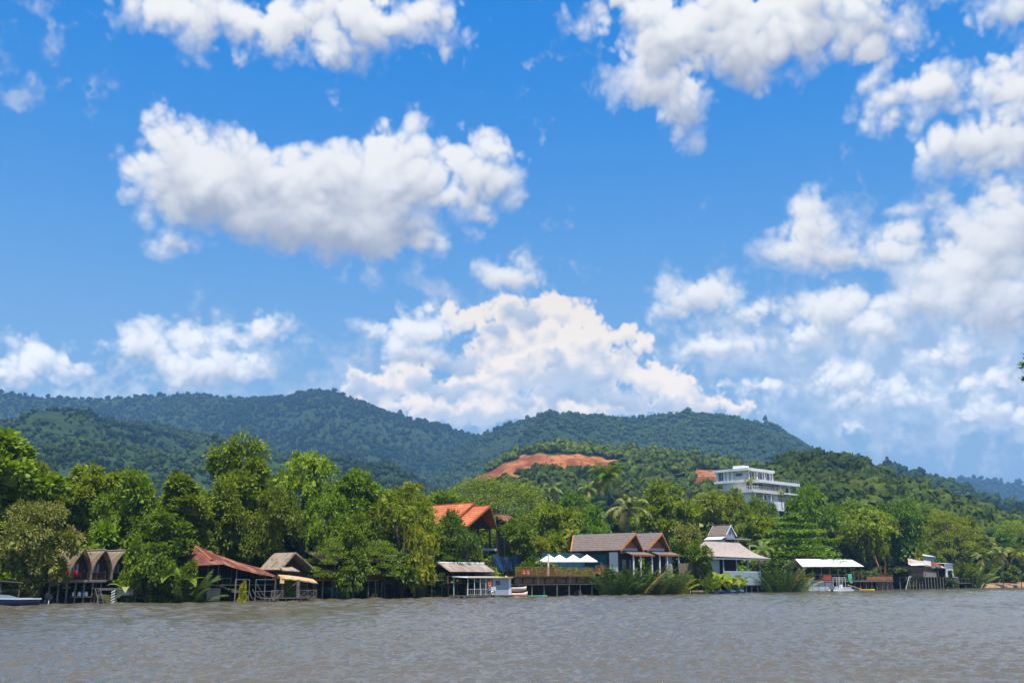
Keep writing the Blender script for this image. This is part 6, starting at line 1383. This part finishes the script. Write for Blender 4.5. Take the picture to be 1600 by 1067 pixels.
# ---------------------------------------------------------------- white roofed pier
s = Site(1262, 207)
def pier():
    t = s.thing('white_roof_pier', 'long pier restaurant under a bright white sheet roof', 'pier'); yr = 2.6; xa, xb = s.X(1243, yr, 875), s.X(1331, yr, 875); ea, eb = s.X(1254, -.4, 884), s.X(1350, -.4, 884); za, zb = s.Z(873, xa, yr), s.Z(874.2, xb, yr); zea, zeb = s.Z(885, ea), s.Z(884.6, eb)
    n = 9
    for i in range(n):
        u0, u1 = i/n, (i+1)/n+.003; l = .02*(i % 2)
        def q(u, top): return (xa+(xb-xa)*u, yr, za+(zb-za)*u+l) if top else (ea+(eb-ea)*u, -.4, zea+(zeb-zea)*u+l)
        MB().ribbed(q(u0, 0), q(u1, 0), q(u1, 1), q(u0, 1), 8, .025, .03).build('roof_sheet', M['white_roof'], t)
        def b_(u, top): return (xa+(xb-xa)*u, yr, za+(zb-za)*u+l) if top else (xa+(xb-xa)*u, yr+3.2, zea+l)
        MB().ribbed(b_(u1, 0), b_(u0, 0), b_(u0, 1), b_(u1, 1), 8, .025, .03).build('roof_sheet', M['white_roof'], t)
    MB().add([(eb, -.4, zeb), (xb+2.5, yr+3.2, zeb), (xb, yr, zb), (eb, -.4, zeb-.06), (xb+2.5, yr+3.2, zeb-.06), (xb, yr, zb-.08)], [(0, 1, 2), (5, 4, 3), (0, 3, 4, 1), (1, 4, 5, 2), (2, 5, 3, 0)]).build('roof_hip_end', M['white_roof'], t)
    zf = s.Z(906.5, 10); zr = s.Z(897.5, 10); x0, x1 = s.X(1246), s.X(1392)
    planks(t, x0, x1, -.2, 5.2, zf, M['red_wood'], 'x', 1.0); MB().box(x0, x1, -.32, -.21, zf-.3, zf-.05).build('edge_beam', M['grey_wood'], t)
    rail(t, x0, x1, -.22, zf, zr, M['grey_wood'], 0); MB().box(s.X(1284), s.X(1297), -.2, -.15, zf+.08, zr-.05).build('red_panel', M['red'], t); MB().box(s.X(1248), s.X(1262), -.2, -.15, zf+.08, zr-.4).build('dark_red_panel', M['red_wood'], t); MB().box(s.X(1352), s.X(1392), -.18, -.12, zf+.1, zr-.25).build('rail_boards', M['red_wood'], t)
    posts(t, [(ea+1+(eb-ea-2)*i/7, -.1, zea-.05) for i in range(8)]+[(xa+1+(xb-xa)*i/6, 5.0, zea-.1) for i in range(7)], zf, zea, .08, M['grey_wood'])
    posts(t, [(x0+(x1-x0)*i/16, -.05) for i in range(17)]+[(s.X(1352)+(s.X(1392)-s.X(1352))*i/6, .6) for i in range(7)], -1.0, zf-.05, .10, M['grey_wood'], 'stilt')
    for i, px in enumerate((1268, 1280, 1292.5)): MB().box(s.X(px)-1.75, s.X(px)+1.75, -.1, .8, .12, zf-.42).build('float_tank', M['pale_blue'] if False else M['grey_white'], t)
    MB().box(x0, x1+9, 3.6, 3.7, -.2, zf-.1).build('underdeck_shade', M['dark_wood'], t); MB().box(xa+2, xb-4, 5.05, 5.12, zf, zea-.3).build('back_screen', M['dark_wood'], t)  # first box is a dark sheet standing in for shade below the pier
    for i, px in enumerate((1270, 1286, 1318, 1334)): table(['pier table at the left end under the white roof', 'pier table behind the red panel', 'pier table behind the pontoon boat', 'pier table at the right end of the white roof'][i], s, px, 1.6, zf, 1.4)
pier()
def pontoon():
    p = s.W(s.X(1312, -2.4), -2.4); t = thing('pontoon_boat', 'small pontoon boat with a white tube frame at the pier', 'boat', p, R(22))
    for y in (-.75, .75): MB().tube([(-2.6, y, .1), (-2.3, y, .12), (2.1, y, .12), (2.7, y, .24)], [.08, .26, .26, .06], 8).build('pontoon', M['grey_white'], t, True)
    MB().box(-2.3, 2.2, -.95, .95, .38, .46).build('deck', M['white'], t); MB().box(-2.3, -1.4, -.9, .9, .46, .95).build('stern_locker', M['grey_white'], t); MB().box(.2, 1.9, -.9, .9, .46, .85).build('bow_seat', M['grey_white'], t)
    for x in (-1.2, -.3, .5):
        for y in (-.85, .85): MB().bar((x, y, .46), (x, y, 2.75), .04).build('frame_tube', M['white'], t)
    for y in (-.85, .85): MB().bar((-1.3, y, 2.75), (.6, y, 2.75), .045).build('roof_tube', M['white'], t); MB().bar((-1.3, y, 2.45), (.6, y, 2.45), .03).build('roof_tube', M['white'], t)
    MB().box(-.2, .2, -.25, .25, .46, 1.35).build('helm', M['white'], t)
pontoon()
fl = thing('green_cloth', 'light green cloth hanging from the pier railing', 'cloth', s.W(s.X(1326.5, -.45), -.45, s.Z(916, 12)-.0)); MB().add([(-.35, 0, 2.55), (.5, .0, 2.6), (.5, -.15, 1.6), (.55, -.1, .7), (.1, -.2, .65), (-.3, -.1, 1.5)], [(0, 1, 2, 5), (5, 2, 3, 4)]).build('cloth', M['green'], fl); MB().bar((-.5, .03, 2.58), (.7, .03, 2.62), .035).build('hanging_pole', M['grey_wood'], fl)
pot_boat('kayak', 'turquoise kayak nosing out beside the pontoon boat', 'kayak', s.W(s.X(1327, -3.2), -3.2), R(16), 3.4, .75, .22, M['blue'], stern=.1, point=.6)
pot_boat('paddle_board', 'orange board tilted against the pontoon boat', 'board', s.W(s.X(1333, -2.2), -2.2, .75), R(160), 3.0, .7, .12, M['salmon'], stern=.2, point=.6, depth=.08).rotation_euler = (0, R(-16), R(160))
pot_boat('kayak', 'long yellow kayak floating at the pier', 'kayak', s.W(s.X(1347, -3.4), -3.4, .06), R(8), 5.0, .85, .26, M['yellow'], stern=.12, point=.6)
tr = thing('tree', 'drooping tree with a bare reddish forked trunk behind the pier rail', 'tree', root_at(1380, 246), 0, G); h = at(1380, 868, 246).z-tr.location.z
mm_ = MB(); mm_.tube([(0, 0, -.5), (0, 0, h*.32)], [.5, .45], 8); mm_.tube([(0, 0, h*.24), (-.75, 0, h*.6), (-1.6, 0, h)], [.4, .26, .14], 6); mm_.tube([(0, 0, h*.24), (.6, 0, h*.6), (.95, 0, h*1.02)], [.36, .24, .12], 6); mm_.build('trunk', BARK_RED, tr, True)
c_ = obj('crown', PL['droop_c'].crown, tr, LM['bright']); c_.scale = (.62, .62, .85); c_.location = (-.2, 1.5, h*.55)
# ---------------------------------------------------------------- tin shack on stilts
s = Site(1420, 250)
def shack():
    t = s.thing('tin_shack', 'patched tin shack on stilts with a white end wall', 'shack'); zf = s.Z(901, 5); x1 = s.X(1488)
    sl = [(1420, 1447, 872, 877, 880, 882), (1445, 1466, 875, 879, 882, 886), (1463, 1479, 879, 881.5, 886, 888)]
    for i, (a, b, ta, tb, ba, bb_) in enumerate(sl):
        for k in range(2):
            u0, u1 = k/2, (k+1)/2+.01
            def pt(u, top): px = a+(b-a)*u; y = 2.2 if top else -.5; return (s.X(px, y), y, s.Z((ta+(tb-ta)*u) if top else (ba+(bb_-ba)*u), s.X(px, y), y)+.04*i)
            MB().ribbed(pt(u0, 0), pt(u1, 0), pt(u1, 1), pt(u0, 1), 6, .03, .03).build('roof_sheet', M['tin_patch'] if (i+k) % 3 != 2 else M['rust_dapple'], t)
    xa, xb = s.X(1421, -.5), s.X(1443, -.5); z = s.Z(880.5, xa, -.5); MB().ribbed((xa-.3, -1.3, z-.35), (xb, -1.3, z-.2), (xb, -.4, z+.12), (xa-.3, -.4, z+.02), 8, .03, .03).build('eave_sheet', M['white_roof'], t)
    zt = s.Z(881, x1); MB().box(s.X(1476), x1, -.2, -.1, zf, zt).build('white_wall', M['white'], t); MB().box(s.X(1479), s.X(1486), -.26, -.2, zf, zf+1.6).build('doorway', M['dark_wood'], t); MB().box(x1-.1, x1, -.1, 3, zf, zt).build('end_wall', M['white'], t)
    MB().slab((s.X(1476), -.5, zt), (x1+.3, -.5, zt), (x1+.3, 3.2, zt+.3), (s.X(1476), 3.2, zt+.3), .08).build('annexe_roof', M['grey_white'], t)
    planks(t, 0, x1, -.3, 4, zf, M['wood'], 'x', .9); MB().box(0, s.X(1474), 3.0, 3.1, zf, s.Z(884, 8)).build('back_wall', M['dark_wood'], t); MB().box(s.X(1442), s.X(1462), -.1, 0, zf, zf+1.35).build('half_wall', M['concrete'], t); MB().box(s.X(1422), s.X(1441), -.1, 0, zf, zf+.9).build('half_wall', M['wood'], t)
    posts(t, [(x1*i/15, -.2) for i in range(16)]+[(x1*i/9, 2.2) for i in range(10)], -1.0, zf-.05, .13, M['grey_wood'], 'stilt'); posts(t, [(.3, -.2), (s.X(1432), -.2), (s.X(1444), -.2), (s.X(1464), -.2), (s.X(1475), -.2)], zf, s.Z(884, 5), .08, M['grey_wood'])
    l = s.thing('stair', 'steep plank stair leaning against the left side of the shack', 'stairs', s.X(1412, -1), -1.0)
    for dx in (0, 1.0): MB().bar((dx, 0, -.3), (dx+3.0, 0, zf+.2), .07).build('stringer', M['drift'], l)
    for i in range(8): u = .1+.11*i; MB().box(u*3.0-.05, u*3.0+1.1, -.12, .12, -.3+(zf+.5)*u, -.24+(zf+.5)*u).build('tread', M['grey_wood'], l)
    d2 = s.thing('landing_stage', 'low landing stage with a ramp right of the shack', 'deck', 0, 0); a, b = s.X(1492, -.8), s.X(1514, -.8); z2 = s.Z(911, a); planks(d2, a, b, -1.5, 1, z2, M['grey_wood'], 'x', .8); posts(d2, [(a+.2, -1.3), ((a+b)/2, -1.3), (b-.2, -1.3)], -1, z2, .1, M['grey_wood'], 'stilt'); MB().slab((x1, -1.3, zf), (x1, -.3, zf), (a+1.2, -.3, z2), (a+1.2, -1.3, z2), .1).build('ramp', M['drift'], d2); rail(d2, a, b, -1.4, z2, z2+1.2, M['grey_wood'], 0)
    w = s.thing('blue_shed', 'pale blue sheet metal shed behind the tin shack roof', 'shed', s.X(1454, 6), 6.0); zz = s.Z(866, s.X(1454, 6), 6); MB().box(-3.2, 3.2, -.1, 2.4, .5, zz-.5).build('wall', M['pale_blue'], w); MB().ribbed((-3.5, -.5, zz-.45), (3.5, -.5, zz-.6), (3.5, 2.6, zz+.25), (-3.5, 2.6, zz+.4), 10, .03, .03).build('roof_sheet', M['grey_white'], w); MB().box(-.2, -.05, -.16, -.1, .5, zz-.5).build('corner_batten', M['grey_white'], w)
shack()
# ---------------------------------------------------------------- sandy bank wall, far houses
s = Site(1530, 288, 46)
t = s.thing('river_wall', 'low pale concrete edge along the sandy bank at the right', 'wall')
for i in range(14): x = i*6.0; o2 = float(np.interp((s.o+s.t*x).dot(T), SA, SB)-(s.o+s.t*x).dot(INL)); MB().box(x, x+5.95, o2-.3, o2+.35, -.6, .62).build('wall_block', M['concrete'], t)
def far_house(label, hill, px, py, w, h, mat):
    Ys = np.linspace(hill.Y0+60, hill.D, 400); D = float(Ys[np.argmin(np.abs(hill.seen_py(np.full(400, float(px)), Ys)-py))]); p = at(px, py, D)
    t = thing('far_house', label, 'house', (p.x, p.y, p.z), R(20)); MB().box(-w/2, w/2, -2, 2, -2, h).build('wall', mat, t); MB().box(-w/2-.4, w/2+.4, -2.4, 2.4, h, h+.35).build('roof', M['white_roof'], t)
    for k in range(2): wd = MB().box(-w/2+w*(k+.25)/2, -w/2+w*(k+.7)/2, -2.06, -1.98, h*.3, h*.75).build('window', M['glass'], t); MB().box(-w/2+w*(k+.22)/2, -w/2+w*(k+.73)/2, -2.1, -2.0, h*.22, h*.3).build('sill', M['white'], wd)
far_house('small white house among the trees above the flat topped tree', h_green, 1541, 828, 4.0, 3.0, M['white'])
far_house('long low white roofed house at the right edge in the trees', h_green, 1580, 836, 6.5, 1.6, M['white'])
# ---------------------------------------------------------------- white villa on the hillside
def villa():
    c = at(1171, 790, 300); c.z = at(1171, 790, 300).z; t = thing('white_villa', 'white flat roofed modern villa on the hillside', 'villa', c, R(43)); Z = lambda py: at(1171, py, 300).z-c.z
    def X(px, y=0.0):
        k = at(px, 750, 1.0).x; a = R(43); b = Vector((c.x-math.sin(a)*y, c.y+math.cos(a)*y)); return (k*b.y-b.x)/(math.cos(a)-k*math.sin(a))
    def Yl(px, x=0.0):
        k = at(px, 750, 1.0).x; a = R(43); b = Vector((c.x+math.cos(a)*x, c.y+math.sin(a)*x)); return (k*b.y-b.x)/(-math.sin(a)-k*math.cos(a))
    yL = Yl(1118); xR = X(1208); zt = Z(730.5); z1 = Z(748.5); z2 = Z(765); z0 = -7.0
    # top storey
    MB().box(-.5, xR+.3, -.5, yL+.3, zt-.75, zt).build('roof_slab', M['white'], t); MB().box(1.2, 4.5, 2.5, 6, zt, zt+1.0).build('roof_hatch', M['white'], t)
    MB().box(.6, xR-.2, .6, yL-.2, z1, zt-.75).build('top_storey_wall', M['cream'], t); MB().box(-.3, xR+.4, -.3, yL+.3, z1-.7, z1).build('middle_slab', M['white'], t)
    for y0, y1 in ((yL*.93, yL-.1), (yL*.70, yL*.76), (yL*.58, yL*.66), (yL*.46, yL*.52)): MB().box(.1, .58, y0, y1, z1, zt-.76).build('pier', M['white'], t)
    w = MB().box(.48, .57, yL*.77, yL*.91, z1+.2, zt-.9).build('window', M['glass'], t); MB().box(.42, .47, yL*.835, yL*.845, z1+.2, zt-.9).build('mullion', M['white'], w)
    w = MB().box(.48, .57, yL*.2, yL*.4, z1+1.2, zt-1.4).build('window', M['glass'], t); MB().box(.40, .47, yL*.2, yL*.4, z1+1.1, z1+1.2).build('sill', M['white'], w)
    for k in range(3):
        a, b = .9+k*(xR-1.2)/3, .9+(k+.78)*(xR-1.2)/3; w = MB().box(a, b, .48, .57, z1+.15, zt-.95).build('window', M['glass'], t); MB().box((a+b)/2-.05, (a+b)/2+.05, .42, .47, z1+.15, zt-.95).build('mullion', M['white'], w)
    for k in range(4): x = .5+k*(xR-.9)/3; MB().box(x, x+.3, -.1, .2, z1, zt-.76).build('column', M['white'], t)
    # terrace storey
    xW = X(1241, -1); yT = Yl(1150)
    MB().box(-1.6, xR+1.0, -2.6, yT+1, z2-.9, z2).build('terrace_slab', M['cream'], t); MB().box(.4, xR, 1.0, yL*.8, z2, z1-.7).build('terrace_storey_wall', M['cream'], t)
    rail_z = z2+1.05; m = MB(); m.box(-1.5, xR+.9, -2.5, -2.36, rail_z-.1, rail_z); m.build('handrail', M['white'], t); MB().box(-1.5, -1.36, -2.3, yT+.9, rail_z-.1, rail_z).build('handrail', M['white'], t)
    for k in range(16): x = -1.45+k*(xR+2.3)/15; MB().box(x, x+.14, -2.48, -2.38, z2, rail_z-.1).build('baluster', M['white'], t)
    for k in range(10): y = -2.2+k*(yT+3)/9; MB().box(-1.48, -1.38, y, y+.14, z2, rail_z-.1).build('baluster', M['white'], t)
    for k in range(3): a = 1.0+k*3.0; MB().box(a, a+1.9, .9, .98, z2+.1, z1-.9).build('glass_door', M['glass'], t)
    # right wing
    MB().box(1.5, xW, -2.9, 5.5, z1-1.0, z1-.1).build('wing_roof', M['white'], t)
    rr = MB(); rr.box(X(1214, -1), xW-.2, -2.7, -2.6, z1+.72, z1+.8); [rr.box(X(1214, -1)+i*1.2, X(1214, -1)+i*1.2+.07, -2.7, -2.6, z1-.1, z1+.72) for i in range(int((xW-X(1214, -1))/1.2)+1)]; rr.build('roof_railing', M['steel'], t)
    xa = X(1212, -1); MB().box(xa, xW-1.2, 1.5, 5, Z(782), z1-1.0).build('wing_wall', M['cream'], t)
    for x in (xa+.2, xa+(xW-xa)*.5, xW-.8): MB().box(x, x+.4, -2.3, -1.9, z2-.9, z1-1.0).build('wing_column', M['white'], t)
    for k in range(2): a = xa+.8+k*3.2; w = MB().box(a, a+2.0, 1.4, 1.48, z2+.3, z1-1.3).build('window', M['glass'], t); MB().box(a-.1, a+2.1, 1.36, 1.46, z2+.2, z2+.3).build('sill', M['white'], w)
    MB().box(xa-.5, xW-1, -2.6, 1.5, z2-.6, z2-.2).build('wing_floor', M['white'], t)
    # lower storey
    MB().box(-.6, xR+.6, -1.0, yT, z0, z2-.9).build('lower_wall', M['white'], t)
    for k in range(3): x = -.3+k*(xR*.62)/2; MB().box(x, x+.35, -2.4, -2.0, z0, z2-.9).build('lower_column', M['white'], t)
    w = MB().box(.2, xR*.55, -1.1, -1.02, 2.0, z2-1.3).build('lower_window', M['glass'], t)
    for k in range(7): x = .2+k*(xR*.55-.2)/6; MB().box(x, x+.12, -1.16, -1.1, 2.0, z2-1.3).build('mullion', M['white'], w)
    for k in range(2): MB().box(xR*.66+k*1.5, xR*.66+k*1.5+.8, -1.1, -1.02, z2-2.4, z2-1.3).build('small_window', M['glass'], t)
    MB().box(X(1205, -3), X(1222, -3), -3.2, -2.9, Z(796), Z(782)).build('garden_wall', M['white'], t)
villa()
# ================================================================ air
def build_haze():
    m, nt, N, L = new_mat('haze')
    v = N('ShaderNodeVolumePrincipled'); v.inputs['Color'].default_value = HAZE_COL; v.inputs['Density'].default_value = HAZE_DENSITY
    v.inputs['Anisotropy'].default_value = .0
    o = N('ShaderNodeOutputMaterial'); L(v.outputs[0], o.inputs['Volume'])
    b = MB().box(-4800, 4800, -500, 7000, -3.2, 575).build('haze', m)
    tag(b, 'thin bluish air between the river and the hills', 'haze', kind='stuff')
HAZE_COL, HAZE_DENSITY = (.20, .43, .76, 1), 1.7e-4
build_haze()
